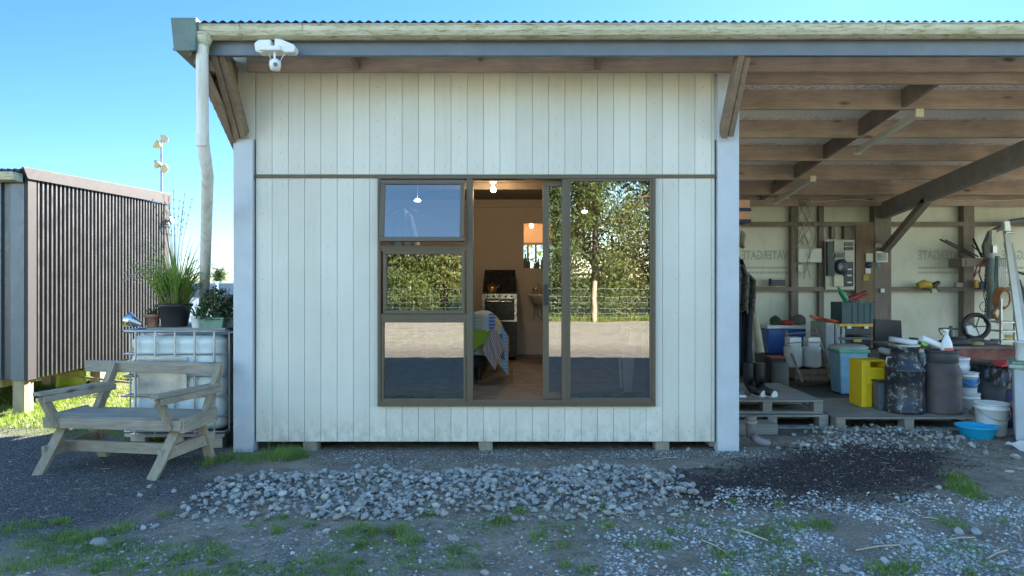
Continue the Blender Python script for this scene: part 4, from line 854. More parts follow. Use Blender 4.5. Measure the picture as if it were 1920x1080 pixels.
blob('red_cloth', (P(1476,612,10.9).x, 10.9, zt_), .10, .08, .05, plain('red_cloth', (.38,.05,.03), .9), 'red folded cloth in the middle of the cooler lid', 'cloth', 2)
blob('brown_bag', (P(1496,612,11.0).x, 11.0, zt_), .13, .10, .10, plain('taupe_bag', (.14,.12,.10), .9), 'soft brown bag at the right on the cooler lid', 'bag', 3)
# hand trolley frame with ribbed white tubs
TY = 9.9; tl = thing('wire_trolley', 'rusty wire frame leaning round two ribbed white tubs', 'trolley frame', (4.2, TY, 0)); rust = plain('rusty_wire', (.28,.20,.14), .7, .3, var=.4, scale=20)
m = MB()
for dx in (0, .06): m.tube([P(1473+dx*20, 620, TY+.35), P(1481+dx*20, 655, TY+.2), P(1504+dx*20, 716, TY-.2)], .013, 6).tube([P(1527+dx*20, 613, TY+.35), P(1545+dx*20, 660, TY+.15), P(1557+dx*20, 712, TY-.2)], .013, 6)
for ya, xa, xb in ((627, 1471, 1532), (644, 1476, 1537), (703, 1498, 1553)): m.tube([P(xa, ya, TY+.1), P((xa+xb)/2, ya-3, TY+.05), P(xb, ya-2, TY+.1)], .008, 6)
m.build('frame', rust, tl)
rib = plain('ribbed_white_tub', (.55,.56,.52), .5, dirt=(.3,.28,.22))
for x_, lab in ((1487, 'left ribbed white tub inside the rusty wire frame'), (1522, 'right ribbed white tub inside the rusty wire frame')):
    c = P(x_, 688, TY+.25); prf = [(.10, 0)]
    for i in range(9): prf += [(.135, .02+i*.033), (.125, .035+i*.033)]
    MB().lathe(prf+[(.06, .335), (.0, .335)], c, 24).build('ribbed_tub', rib, None, org=c, label=lab, cat='tub', group='ribbed tubs in the wire frame')
    d = P(x_, 642, TY+.25); t = MB().box((d.x-.09, TY+.16, d.z-.05), (d.x+.09, TY+.34, d.z+.08)).build('white_box', white_pl, None, org=d, bev=.01, label=lab.replace('ribbed white tub inside', 'small white box above the tub, inside'), cat='box', group='white boxes in the wire frame')
    MB().box((d.x-.055, TY+.15, d.z-.01), (d.x+.045, TY+.159, d.z+.045)).build('dark_panel', plain('green_black_panel', (.03,.06,.05), .4), t) if False else None
a, b = P(1488, 712, 10.0), P(1556, 690, 10.0); cr = thing('wooden_crate', 'low brown wooden crate under the ribbed white tubs', 'crate', ((a.x+b.x)/2, 10.1, 0)); 
for z in (.0, .5): MB().box((a.x, 9.95, a.z+(b.z-a.z)*z), (b.x, 9.97, a.z+(b.z-a.z)*(z+.42))).build('slat', ply, cr)
for xx in (a.x, b.x-.02): MB().box((xx, 9.97, a.z), (xx+.02, 10.35, b.z)).build('side', ply, cr)
MB().box((a.x, 9.97, a.z+.0), (b.x, 10.35, a.z+.02)).build('bottom', ply, cr)
# upright clear tubs
ctub = plain('cloudy_tub_plastic', (.42,.45,.46), .3, var=.05)
for i, (xl, xr, yt, lab) in enumerate(((1537, 1552, 604, 'tall cloudy plastic tub on edge, leftmost of three beside the yellow-lidded boxes'), (1555, 1562, 606, 'middle of three cloudy plastic tubs standing on edge'), (1565, 1571, 608, 'rightmost of three cloudy plastic tubs, touching the black boxes'))):
    a, b = P(xl, 700, 10.3), P(xr, yt, 10.3); m = MB().box((a.x, 10.1, a.z), (b.x, 10.62, b.z))
    for q in range(5): m.box((a.x+.01+(b.x-a.x)*.18*q, 10.09, a.z+.02), (a.x+.02+(b.x-a.x)*.18*q, 10.099, b.z-.02))
    m.build('storage_tub', ctub, None, org=((a.x+b.x)/2, 10.3, a.z), bev=.01, label=lab, cat='storage tub', group='cloudy tubs on edge')
c = P(1556, 601, 10.3); MB().lathe([(.09, -.03), (.14, .0), (.15, .02), (.0, .025)], c, 20, rmat('Y', 12), sx=1.1, sy=.8).tube([c+Vector((-.12,0,.02)), c+Vector((-.30,0,.07))], [.025, .02], 8).build('orange_scoop', plain('orange_red_plastic', (.55,.12,.05), .5), None, org=c, label='orange-red plastic scoop lying on top of the cloudy tubs', cat='scoop')
# stack of black boxes with a yellow lid and the teal crate
tool = plain('grey_black_box', (.035,.04,.045), .5); yel = plain('amber_plastic', (.62,.36,.04), .45)
X0_, X1_ = P(1572, 0, 10.1).x, P(1636, 0, 10.1).x
for ya, yb, lidm, lab in ((628, 607, yel, 'black storage box with an amber yellow lid, upper of the two'), (658, 632, plain('grey_lid', (.12,.12,.12), .5), 'black storage box with an amber clip, lower of the two')):
    za, zb_ = P(0, ya, 10.1).z, P(0, yb, 10.1).z; t = thing('storage_box', lab, 'storage box', ((X0_+X1_)/2, 10.3, za), 'black storage boxes')
    MB().box((X0_+.02, 10.1, za+.002), (X1_-.02, 10.5, zb_-.045)).build('body', tool, t, bev=.01); MB().box((X0_, 10.08, zb_-.045), (X1_, 10.52, zb_)).build('lid', lidm, t, bev=.008)
    for f in (.28, .78) if lidm is yel else (.52,): MB().box((X0_+(X1_-X0_)*f-(.03 if lidm is yel else .06), 10.06, zb_-.07), (X0_+(X1_-X0_)*f+(.03 if lidm is yel else .06), 10.079, zb_-.03)).build('clip', white_pl if lidm is yel else yel, t)
za = P(0, 658, 10.1).z; MB().box((X0_+.02, 10.12, .0), (X1_-.02, 10.5, za)).build('storage_box', black_pl, None, org=(X0_, 10.2, 0), bev=.01, label='plain black box at the bottom of the stack behind the blue bin', cat='storage box')
teal = plain('teal_crate_plastic', (.035,.085,.10), .5); a, b = P(1578, 604, 10.15), P(1637, 567, 10.15)
t = thing('teal_crate', 'dark teal open crate of odds and ends on top of the stacked boxes', 'crate', ((a.x+b.x)/2, 10.3, a.z+.02)); z0 = P(0,607,10.1).z+.003
m = MB(); H_ = b.z; m.box((a.x, 10.14, z0), (b.x, 10.16, H_)).box((a.x, 10.48, z0), (b.x, 10.5, H_)).box((a.x, 10.16, z0), (a.x+.02, 10.48, H_)).box((b.x-.02, 10.16, z0), (b.x, 10.48, H_)).box((a.x+.02, 10.16, z0), (b.x-.02, 10.48, z0+.02))
for q in range(4): m.box((a.x+.15+q*.09, 10.13, z0+.01), (a.x+.165+q*.09, 10.14, H_))
m.box((a.x-.01, 10.125, H_-.02), (b.x+.01, 10.14, H_)).build('body', teal, t)
c = P(1580, 552, 10.25); MB().lathe([(.028, -.12), (.042, -.08), (.042, .04), (.018, .08), (.018, .13)], c, 16, rmat('Y', -32)).build('green_bottle', plain('bottle_green', (.03,.28,.13), .35), None, org=c, label='green bottle leaning out of the teal crate', cat='bottle')
c = P(1605, 555, 10.3); MB().tube([c+Vector((-.12,0,-.05)), c+Vector((0,0,-.01)), c+Vector((.06,0,.02)), c+Vector((.14,.0,.05))], [.035,.045,.03,.04], 10).build('red_tool', plain('maroon_tool', (.28,.02,.03), .5), None, org=c, label='dark red hand tool lying across the teal crate', cat='tool')
c = P(1612, 566, 10.3); m = MB(); rr = random.Random(4)
for i in range(7): m.tube([c+Vector((rr.uniform(-.2,.2), rr.uniform(-.05,.05), rr.uniform(-.02,.04))) for _ in range(5)], .006, 5)
m.build('cord_tangle', plain('pale_cord', (.42,.36,.30), .8), None, org=c, label='tangle of pale cord on top of the teal crate', cat='cord')
# blue bin with green rim
t = thing('blue_bin', 'light blue square bin with a green rim and grey cover', 'bin', P(1600, 715, 9.6)); a, b = P(1579, 714, 9.4), P(1624, 662, 9.4)
def tap(x0, x1, y0, y1, z0, z1, f=.85):
    cx_, cy_ = (x0+x1)/2, (y0+y1)/2; lo = [(cx_+(x-cx_)*f, cy_+(y-cy_)*f, z0) for x, y in ((x0,y0),(x1,y0),(x1,y1),(x0,y1))]; hi = [(x, y, z1) for x, y in ((x0,y0),(x1,y0),(x1,y1),(x0,y1))]
    return MB().add(lo+hi, [(3,2,1,0),(4,5,6,7),(0,1,5,4),(1,2,6,5),(2,3,7,6),(3,0,4,7)])
tap(a.x-.03, b.x+.03, 9.4, 9.75, .02, b.z, .86).build('body', plain('sky_blue_plastic', (.22,.42,.55), .45, dirt=(.3,.35,.35)), t, bev=.015)
MB().box((a.x-.05, 9.38, b.z), (b.x+.05, 9.77, b.z+.045)).build('rim', plain('mint_green_plastic', (.12,.42,.27), .5), t, bev=.012)
MB().lathe([(.27, 0), (.27, .03), (.22, .055), (0, .06)], ((a.x+b.x)/2, 9.57, b.z+.045), 28, sx=1, sy=.75).build('cover', plain('grey_cover', (.30,.33,.31), .5), t)
MB().box(((a.x+b.x)/2-.02, 9.382, b.z-.17), ((a.x+b.x)/2+.05, 9.40, b.z-.09)).build('sticker', white_pl, t)
# dark flat panel
a, b = P(1640, 672, 10.4), P(1690, 601, 10.4); MB().prism([(a.x,10.4,b.z+.02),(b.x,10.4,b.z-.0),(b.x+.03,10.4,a.z-.1),(a.x,10.4,a.z-.2)], (0,.05,0)).build('flat_board', plain('near_black_panel', (.018,.02,.026), .4), None, org=(a.x, 10.4, a.z-.2), bev=.004, label='large near-black flat panel leaning upright right of the stacked boxes', cat='panel')
MB().box((P(1625,0,9.4).x, 9.4, .0), (P(1650,0,9.4).x, 9.7, P(0,655,9.4).z)).build('dark_bucket', black_pl, None, org=(5.0, 9.5, 0), bev=.03, label='black square tub between the blue bin and the yellow bin', cat='tub')
# yellow tub, grey tub
PZ = .152; t = thing('yellow_bin', 'bright yellow plastic bin with handle slot beside the milk cans', 'bin', P(1640, 750, 7.7)); a, b = P(1616, 750, 7.75), P(1660, 676, 7.75); ym = plain('bright_yellow_plastic', (.80,.55,.012), .4, var=.05, dirt=(.4,.32,.1), dirt_amt=.3)
m = MB(); za = PZ; zb_ = b.z; x0, x1 = a.x, b.x+.03; 
m.box((x0, 7.75, za), (x0+.06, 8.05, zb_-.0)).box((x0+.06, 7.75, zb_-.27), (x1, 8.05, zb_-.08)).box((x0+.06, 7.75, zb_-.015), (x1, 8.05, zb_)).box((x0+.06, 7.75, zb_-.08), (x0+.10, 8.05, zb_-.015)).box((x1-.03, 7.75, zb_-.08), (x1, 8.05, zb_-.015)).box((x0+.06, 7.77, za), (x0+.13, 8.05, zb_-.27)); m.build('body', ym, t, bev=.01)
MB().box((x0+.06, 7.95, za+.01), (x1, 8.04, zb_-.02)).build('inner_wall', ym, t)
t = thing('grey_tub', 'dark grey plastic tub in front of the yellow bin', 'tub', P(1655, 758, 7.6)); a, b = P(1646, 757, 7.62), P(1668, 715, 7.62)
tap(a.x, b.x, 7.60, 7.74, PZ, b.z, .9).build('body', plain('slate_plastic', (.10,.12,.14), .5), t, bev=.01); MB().box((a.x-.008, 7.592, b.z-.012), (b.x+.008, 7.748, b.z+.006)).build('rim', black_pl, t)
c = P(1663, 666, 7.9); MB().lathe([(.05, 0), (.11, .01), (.12, .04), (.09, .07), (0, .08)], c, 22, rmat('Y', 18), sx=1, sy=.7).build('tub_cover', plain('cloudy_grey_lid', (.32,.34,.36), .4), None, org=c, label='cloudy grey plastic lid propped between the yellow bin and the black milk can', cat='lid')
# milk cans
def blackcan():
    t = NT('flaking_black_paint'); n = t.noise(t.co((1,1,1.2)), 11, 9, .85, .2); m_ = t.ramp(n, (.545, 0.0), (.61, .9)); c = t.mix(m_, (.022,.025,.03), (.42,.43,.43)); r = t.ramp(n, (.5, .35), (.62, .5)); t.set(c, r); t.bump(n, .15, .003); return t.m
brown = plain('brown_rusted_can', (.075,.055,.05), .6, var=.15, dirt=(.13,.10,.09), dirt_amt=.5)
c = P(1696, 778, 7.52); c.z = PZ; bc_ = blackcan()
t = thing('milk_can', 'old milk can with flaking black paint, standing on the pallet', 'milk can', c)
MB().lathe([(.198, 0), (.203, .01), (.203, .05), (.196, .055), (.196, .45), (.200, .455), (.200, .475), (.192, .485), (.175, .54), (.148, .585), (.140, .60), (.140, .69), (.150, .705), (.150, .72)], c, 44).build('body', bc_, t)
MB().lathe([(.150, .72), (.155, .725), (.155, .745), (.11, .75), (0, .752)], c, 36).build('lid', galv, t)
for s in (-1, 1): MB().tube([c+Vector((s*.16, -.02, .60)), c+Vector((s*.205, -.02, .60)), c+Vector((s*.215, -.02, .54)), c+Vector((s*.19, -.02, .50))], .010, 8).build('handle', galv, t)
c2 = P(1765, 779, 7.50); c2.z = PZ
t = thing('milk_can', 'brown rusty milk can carrying the paper roll and the spray bottle', 'milk can', c2)
MB().lathe([(.195, 0), (.200, .01), (.200, .05), (.194, .055), (.194, .44), (.188, .47), (.165, .525), (.155, .54), (.150, .55)], c2, 44).build('body', brown, t)
MB().lathe([(.150, .545), (.162, .555), (.162, .64), (.158, .66), (.165, .665), (.165, .68), (.15, .682), (.14, .66), (0, .655)], c2, 40).build('lid', plain('grey_rubber_lid', (.06,.058,.058), .6), t)
lc = c+Vector((-.02, 0, .752)); MB().lathe([(.13, .0), (.14, .01), (.142, .055), (.13, .05), (0, .04)], lc, 32, rmat('Y', 8)).build('white_tray', plain('translucent_white', (.55,.57,.57), .35, var=.05), None, org=lc, label='shallow white plastic tray resting on the black milk can', cat='tray')
zl = c2.z+.682; MB().tube([c2+Vector((-.23, -.02, .81)), c2+Vector((.03, -.03, .705))], .034, 18).build('paper_roll', plain('white_paper', (.78,.79,.80), .8, var=.02), None, org=c2+Vector((0,0,.7)), label='white paper towel roll leaning on the brown milk can', cat='paper roll')
sp = Vector((c2.x+.02, 7.44, zl)); t = thing('spray_bottle', 'white spray bottle with trigger on the brown milk can', 'spray bottle', sp)
MB().lathe([(.055, 0), (.06, .02), (.052, .08), (.03, .14), (.018, .165)], sp, 20, sx=1.1, sy=.7).build('bottle', plain('milky_plastic', (.75,.76,.77), .4, var=.02), t); MB().tube([sp+Vector((.0,0,.16)), sp+Vector((.0,0,.20)), sp+Vector((.02,0,.215)), sp+Vector((-.035,0,.22))], .015, 8).tube([sp+Vector((-.02,0,.2)), sp+Vector((-.04,0,.165))], .006, 6).build('trigger', white_pl, t)
MB().box(sp+Vector((-.05,-.046,.0)), sp+Vector((.05,-.042,.03))).build('label_band', plain('red_print', (.5,.12,.08), .6), t)
bl = c+Vector((.245, .05, .42)); MB().tube([bl+Vector((0,0,0)), bl+Vector((0,0,.12)), bl+Vector((0,0,.22))], [.05,.06,.05], 10).build('blue_rag', plain('pale_blue_rag', (.28,.48,.58), .9), None, org=bl, label='crumpled pale blue rag between the two milk cans', cat='rag')
# long red-brown steel beam bench with machines
a, b = P(1775, 680, 9.2), P(1908, 654, 9.2)
t = thing('workbench', 'long low bench with a red-brown steel front panel', 'workbench', ((a.x+b.x)/2, 9.4, 0))
MB().box((a.x, 9.2, a.z-.05), (b.x, 9.24, b.z)).build('front_panel', plain('red_oxide_steel', (.20,.05,.04), .7, var=.2, dirt=(.30,.17,.12), dirt_amt=.6, dscale=6), t); MB().box((a.x-.6, 9.18, b.z), (b.x, 10.0, b.z+.03)).build('top', post_wood, t)
for xx in (a.x, b.x-.08): MB().box((xx, 9.25, 0), (xx+.08, 9.33, a.z-.05)).build('leg', post_wood, t)
zt_ = b.z+.032; dm = plain('machine_grey', (.10,.105,.11), .5, .3); 
c = P(1842, 630, 9.6); t = thing('wheel_machine', 'machine with a large black spoked wheel on the bench', 'bench machine', (c.x, 9.6, zt_)); wc = Vector((P(1830,608,9.6).x, 9.6, P(0,612,9.6).z))
m = MB(); m.tube([wc+Vector((math.cos(i*math.pi/14)*.18, 0, math.sin(i*math.pi/14)*.165)) for i in range(29)], .032, 8, False); m.build('wheel', black_pl, t)
m = MB(); 
for k in range(5): m.tube([wc, wc+Vector((math.cos(k*1.257)*.17, 0, math.sin(k*1.257)*.155))], .008, 5)
m.build('spokes', dm, t)
q1 = P(1805, 648, 9.6); MB().box((q1.x-.06, 9.5, zt_), (wc.x+.25, 9.8, zt_+.04)).box((q1.x, 9.55, zt_+.04), (q1.x+.28, 9.75, P(0,634,9.6).z)).build('base', dm, t, bev=.01)
MB().prism([P(1812,612,9.5), P(1822,610,9.5), P(1835,626,9.5), P(1828,630,9.5), P(1816,626,9.5)], (0,.04,0)).build('guard', white_pl, t); MB().tube([P(1772, 615, 9.7), P(1760, 617, 9.6), P(1764, 626, 9.6), P(1775, 632, 9.6)], .009, 6).tube([P(1762,616,9.6), P(1815,617,9.6)], .014, 8).tube([P(1783,636,9.6), P(1783,611,9.6)], .022, 8).box(P(1776,640,9.6), P(1812,632,9.6)+Vector((0,.1,0))).build('arm', dm, t)
blob('tool_heap', (P(1790,652,9.35).x, 9.35, zt_), .22, .09, .07, plain('dark_oily', (.03,.03,.033), .6), 'dark heap of oily tools on the bench left of the wheel machine', 'tool heap', 4)
blob('tan_glove', (P(1832,650,9.35).x, 9.35, zt_), .09, .06, .035, plain('tan_leather', (.34,.28,.13), .9), 'tan work glove lying on the bench below the wheel', 'glove', 5)
c = P(1733, 641, 9.0); t = thing('tape_measure', 'lime green round reel on the bench top behind the milk cans', 'reel', c); MB().lathe([(.052, -.02), (.055, 0), (.052, .02)], c, 20, rmat('X', 90)).build('reel', plain('lime_plastic_bright', (.13,.58,.04), .4), t); MB().box(c+Vector((-.14,.02,-.09)), c+Vector((-.06,.12,.05))).box(c+Vector((-.06,.03,-.09)), c+Vector((.12,.12,-.02))).build('body', black_pl, t, bev=.01)
# wall-mounted boxes on the back wall
t = thing('meter_board', 'electrical board with black meter and breakers on the back wall', 'meter board', P(1574, 495, 11.39)); Yb = 11.37
cream = plain('cream_board', (.58,.57,.47), .6, var=.05); tb = lambda xa, ya, xb, yb, Y, d=.03: MB().box(P(xa, yb, Y), P(xb, ya, Y)+Vector((0, d, 0)))
tb(1548,450,1602,543,Yb,.025).build('back_board', cream, t); navy = plain('navy_black', (.02,.03,.045), .45)
tb(1551,453,1562,515,Yb-.05,.048).build('black_case', navy, t, bev=.005); tb(1564,451,1582,473,Yb-.05,.048).build('grey_cover', plain('pale_grey_cover', (.42,.43,.38), .5), t, bev=.005); tb(1566,475,1582,483,Yb-.04,.038).build('fuse_holder', dm, t)
mt = tb(1552,482,1566,517,Yb-.06,.05).build('meter_case', navy, t, bev=.005); MB().lathe([(.105, 0), (.105, .05), (.09, .065), (0, .066)], P(1576, 500, Yb-.03), 28, rmat('X', 90), sy=1.2).build('meter', navy, t)
m = MB(); mc = P(1576, 500, Yb-.105); m.tube([mc+Vector((math.cos(i*.449)*.028, 0, math.sin(i*.449)*.05)) for i in range(15)], .005, 5, False).prism([mc+Vector((0,0,.035)), mc+Vector((.010,0,0)), mc+Vector((0,0,-.035)), mc+Vector((-.010,0,0))], (0,.003,0)); m.build('oval_emblem', white_pl, t)
tb(1564,517,1582,537,Yb-.06,.05).build('cream_cover', plain('cream_cover', (.60,.60,.42), .5), t, bev=.005)
for ya, yb, mt_ in ((454,461,dm),(463,469,navy),(472,480,cream),(482,488,cream)): tb(1584,ya,1600,yb,Yb-.03,.028).build('breaker', mt_, t, bev=.003)
tb(1583,491,1600,537,Yb-.04,.038).build('breaker_panel', navy, t)
m = MB()
for ya in (505, 516.5, 529.5): m.box(P(1589, ya+1.3, Yb-.043), P(1597, ya-1.3, Yb-.043)+Vector((0,.002,0)))
m.build('white_markings', white_pl, t)
tb(1497,466,1541,492,11.38,.09).build('junction_box', plain('white_junction', (.66,.66,.58), .5, var=.04), None, org=P(1519,480,11.38), bev=.006, label='wide white junction box left of the meter board', cat='electrical box')
tb(1497,497,1505,510,11.39,.03).build('socket', white_pl, None, org=P(1501,503,11.39), bev=.004, label='small white wall socket under the wide white junction box', cat='socket')
t = tb(1446,522,1473,536,11.28,.12).build('radio', navy, None, org=P(1459,536,11.28), bev=.004, label='small black box with a silver top edge resting on the girt', cat='radio'); MB().box(P(1447,524,11.275), P(1472,522.6,11.275)+Vector((0,.004,0))).build('silver_edge', white_pl, t)
t = tb(1624,475,1637,491,11.35,.03).build('louvred_box', cream, None, org=P(1630,483,11.35), bev=.004, label='small cream slotted box on the plywood, beside the clear meter', cat='electrical box')
MB().lathe([(.055, 0), (.05, .012), (0, .014)], P(1629, 497, 11.37), 20, rmat('X', 90)).build('dial', navy, None, org=P(1629,497,11.37), label='round black dial on the plywood under the slotted box', cat='dial')
tb(1623,503,1633,513,11.36,.02).build('switch', white_pl, None, org=P(1628,508,11.36), bev=.004, label='white switch below the round black dial on the plywood', cat='switch')
tb(1619,515,1630,526,11.37,.012).build('yellow_notice', plain('mustard_card', (.42,.33,.06), .7), None, org=P(1624,521,11.37), label='small mustard yellow card on the plywood below the white switch', cat='notice')
tb(1642,456,1654,464,11.33,.03).build('cream_box', cream, None, org=P(1648,460,11.33), bev=.003, label='tiny cream box on the dark post above the clear-fronted meter', cat='electrical box')
t = tb(1643,471,1665,492,11.32,.05).build('clear_meter', white_pl, None, org=P(1654,482,11.32), bev=.004, label='clear-fronted meter in a white frame on the dark post', cat='meter'); tb(1645,474,1663,489,11.315,.004).build('window', plain('green_grey_glass', (.14,.20,.17), .15), t)
MB().lathe([(.028, 0), (.02, .006)], P(1647, 498, 11.36), 16, rmat('X', 90)).build('teal_sticker', plain('teal_sticker', (.08,.34,.36), .6), None, org=P(1647,498,11.36), label='round teal sticker below the clear-fronted meter', cat='sticker')
tb(1652,541,1659,549,11.33,.03).build('socket', white_pl, None, org=P(1655,545,11.33), bev=.003, label='small white socket low on the dark post, above the near-black panel', cat='socket')
# shelf items, rods, hanging rail
c = P(1736, 537, 11.3); t = thing('power_tool', 'yellow and black power tool on the girt under the printed paper', 'power tool', c)
MB().tube([P(1721,536,11.3), P(1732,532,11.3), P(1750,536,11.3)], [.05,.07,.05], 12).build('body', plain('tool_yellow', (.50,.33,.04), .5), t); MB().tube([P(1748,537,11.28), P(1761,529,11.28)], [.06,.03], 10).build('nose', black_pl, t); MB().tube([P(1752,538,11.28), P(1758,546,11.28)], .035, 8).build('grip', black_pl, t); tb(1748,541,1760,550,11.25,.05).build('battery', plain('tool_cream', (.45,.42,.30), .5), t)
tb(1793,530,1806,538,11.3,.06).build('small_box', plain('grey_pink_box', (.35,.30,.28), .6), None, org=P(1800,538,11.3), bev=.004, label='small pale box on the girt beside the tall post', cat='box')
tb(1829,525,1838,540,11.3,.06).build('tin', yel, None, org=P(1833,540,11.3), bev=.006, label='amber tin on the girt right of the tall post', cat='tin')
tb(1838,528,1850,542,11.28,.08).build('blue_case', plain('navy_case', (.02,.05,.14), .6), None, org=P(1844,542,11.28), bev=.008, label='navy blue case beside the amber tin', cat='case')
rl = thing('tool_rail', 'short horizontal timber rail carrying the hanging tools', 'rail', P(1848, 492, 11.0)); MB().box(P(1804,500,11.0), P(1890,484,11.0)+Vector((0,.10,0))).build('rail', post_wood, rl); MB().box(P(1804,500,11.1), P(1812,484,11.1)+Vector((0,.35,0))).build('bracket', post_wood, rl)
for (xa, ya), (xb, yb), r_, lab in (((1763,449),(1828,483),.016,'black rod poking out farthest to the left above the tool rail'), ((1773,450),(1834,481),.013,'black rod just above the longest rod at the tool rail'), ((1825,448),(1841,482),.018,'short steep black rod just right of the tall post'), ((1822,460),(1850,483),.010,'thin black rod slanting behind the steep rod')):
    MB().tube([P(xa,ya,11.0), P(xb,yb,11.15)], r_, 8).build('rod', black_pl, None, org=P(xb,yb,11.1), label=lab, cat='rod', group='rods on the tool rail')
m = MB(); pts = [P(x, y, 11.0) for x, y in ((1846,486),(1838,500),(1836,515),(1842,530),(1838,520),(1834,508),(1826,520),(1832,498),(1850,488))]; m.tube(pts, .012, 6).build('red_strap', plain('rust_red_strap', (.25,.07,.05), .8), None, org=pts[0], label='rust red strap looped over the tool rail', cat='strap')
m = MB(); rr = random.Random(8)
for k in range(6): m.tube([P(1848+4*math.sin(i*.9+k)+k*.8, 500+i*9.5, 10.95) for i in range(12)], .006, 5)
m.tube([P(1846+9*math.cos(a*.5), 575+9*math.sin(a*.5), 10.95) for a in range(14)], .006, 5).build('black_cords', black_pl, None, org=P(1850,550,10.95), label='thin black cords dangling from the tool rail', cat='cords')
for xs_, lab, mt_, wd in (([(1858,484),(1856,520),(1860,560),(1858,598)], 'long grey-green canvas strip hanging from the rail', plain('grey_green_canvas', (.16,.19,.18), .9), .055), ([(1870,480),(1868,520),(1866,550),(1862,585)], 'blue-green webbing strap hanging beside the canvas strip', plain('blue_green_web', (.16,.24,.24), .9), .035)):
    MB().tube([P(x, y, 10.9) for x, y in xs_], wd, 8).build('hanging_strap', mt_, None, org=P(xs_[0][0], 490, 10.9), label=lab, cat='strap')
t = thing('clamp_pole', 'cream pole with a metal clamp standing up behind the rail', 'pole', P(1865, 478, 10.9)); MB().box(P(1860,459,10.9), P(1868,431,10.9)+Vector((0,.06,0))).build('pole', cream, t); MB().box(P(1862,474,10.88), P(1870,460,10.88)+Vector((0,.06,0))).build('clamp', galv, t); MB().lathe([(.07,-.13),(.075,.1),(.07,.12)], P(1855,468,11.05), 16).build('can', plain('clamp_can_grey', (.35,.37,.36), .5), t)
oc = plain('rust_orange_cable', (.38,.15,.05), .6); m = MB(); c = P(1881, 560, 10.8)
for k in range(9): m.tube([c+Vector((math.cos(a*.45+k)*(.085+.006*k), .01*k-.04, math.sin(a*.45+k)*(.13+.006*k))) for a in range(15)], .010, 6, False)
for k in range(5): m.tube([c+Vector((-.06+.01*k, .02, -.12)), c+Vector((-.12-.01*k, .02, -.22)), c+Vector((-.09, 0, -.32-.02*k)), c+Vector((-.03, .0, -.2))], .010, 6)
m.build('cable_coil', oc, None, org=c, label='coiled rust orange extension cable hanging by the ladder', cat='cable coil')
m = MB()
for k in range(5): m.tube([P(1873+k*3.5, 486, 10.85), P(1872+k*3.2, 520, 10.85), P(1874+k*3, 546, 10.85)], .008, 6)
m.build('hanging_rods', galv, None, org=P(1880,500,10.85), label='bundle of thin grey rods hanging under the rail above the orange coil', cat='rods')
# ladders and duct
al = plain('aluminium', (.62,.62,.55), .45, .4, var=.06); t = thing('ladder', 'pale aluminium ladder leaning at the right edge of the bay', 'ladder', P(1915, 660, 9.0))
m = MB(); m.prism([P(1882,425,9.6), P(1892,425,9.6), P(1924,655,9.0), P(1912,655,9.0)], (.0,.03,0)).build('rail', al, t)
MB().prism([P(1886,455,9.62), P(1899,455,9.62), P(1935,655,9.05), P(1924,655,9.05)], (.0,.05,0)).build('rail', plain('aluminium_dull', (.42,.43,.42), .5, .4), t); MB().prism([P(1883,415,9.58), P(1893,414,9.58), P(1896,434,9.58), P(1886,436,9.58)], (0,.06,0)).build('end_cap', al, t)
MB().tube([P(1884,436,9.55), P(1898,436,9.6)], .02, 8).build('hinge', galv, t)
sl_ = thing('step_ladder', 'low grey step ladder with brown-edged treads behind the leaning ladder', 'step ladder', P(1895, 650, 10.2))
for ya in (603, 620, 638): MB().box(P(1878,ya+3,10.2), P(1906,ya,10.2)+Vector((0,.25,0))).build('tread', galv, sl_)
MB().box(P(1877,655,10.3), P(1880,560,10.3)+Vector((0,.04,0))).box(P(1903,655,10.3), P(1906,560,10.3)+Vector((0,.04,0))).build('rail', galv, sl_); MB().box(P(1886,634,10.4), P(1912,628,10.4)+Vector((0,.02,0))).box(P(1886,652,10.4), P(1912,646,10.4)+Vector((0,.02,0))).build('brown_edge', yel, sl_)
MB().tube([P(1850,485,11.2), P(1846,462,11.2), P(1856,437,11.2), P(1878,426,11.2), P(1895,416,11.2), P(1930,411,11.2), P(1990,414,11.2)], .045, 10).build('flexible_duct', plain('duct_grey', (.13,.14,.14), .6), None, org=P(1900,418,11.2), label='dark flexible duct looping along the back wall above the ladder', cat='duct')
for ya in (505, 533): MB().tube([P(1893,ya,11.1), P(1990,ya+32,11.1)], .02, 8).build('bar', navy, None, org=P(1930,ya+10,11.1), label='dark bar slanting at the frame edge behind the ladder, %s of two' % ('upper' if ya < 520 else 'lower'), cat='bar')
MB().tube([P(1905,525,10.8), P(1912,560,10.8), P(1925,570,10.8)], [.06,.09,.06], 10).build('dark_bag', plain('dark_nylon', (.03,.035,.04), .8), None, org=P(1912,550,10.8), label='dark nylon bag hanging behind the leaning ladder', cat='bag')
# pails, big bin, bucket, basin, wheeled bin
def pail(c, r0, r1, h, lab, name='bucket', mat_=white_pl, band=None, handle=1, grp=None, lid=True):
    t = thing(name, lab, 'bucket', c, grp); prf = [(r0*.96, 0), (r0, .01), (r1*.985, h*.80), (r1*1.05, h*.81), (r1*1.05, h*.86), (r1*.99, h*.87), (r1, h*.96), (r1*1.05, h*.965), (r1*1.05, h)]
    prf += [(r1*.98, h), (r1*.94, h*.6), (0, h*.3)] if not lid else [(r1*.9, h*1.0), (0, h*1.0)]
    MB().lathe(prf, c, 36).build('body', mat_, t)
    if handle: hh = [Vector(c)+Vector((math.cos(a)*r1*1.06, -abs(math.sin(a))*r1*1.1 - .0, h*.84 - h*.45*math.sin(a)*handle)) for a in [math.pi*i/14 for i in range(15)]]; MB().tube(hh, .004, 5).build('handle', galv, t)
    if band: MB().lathe([(r0+(r1-r0)*.3+.002, h*.28), (r0+(r1-r0)*.75+.002, h*.70)], c, 36).build('label_band', band, t)
    return t
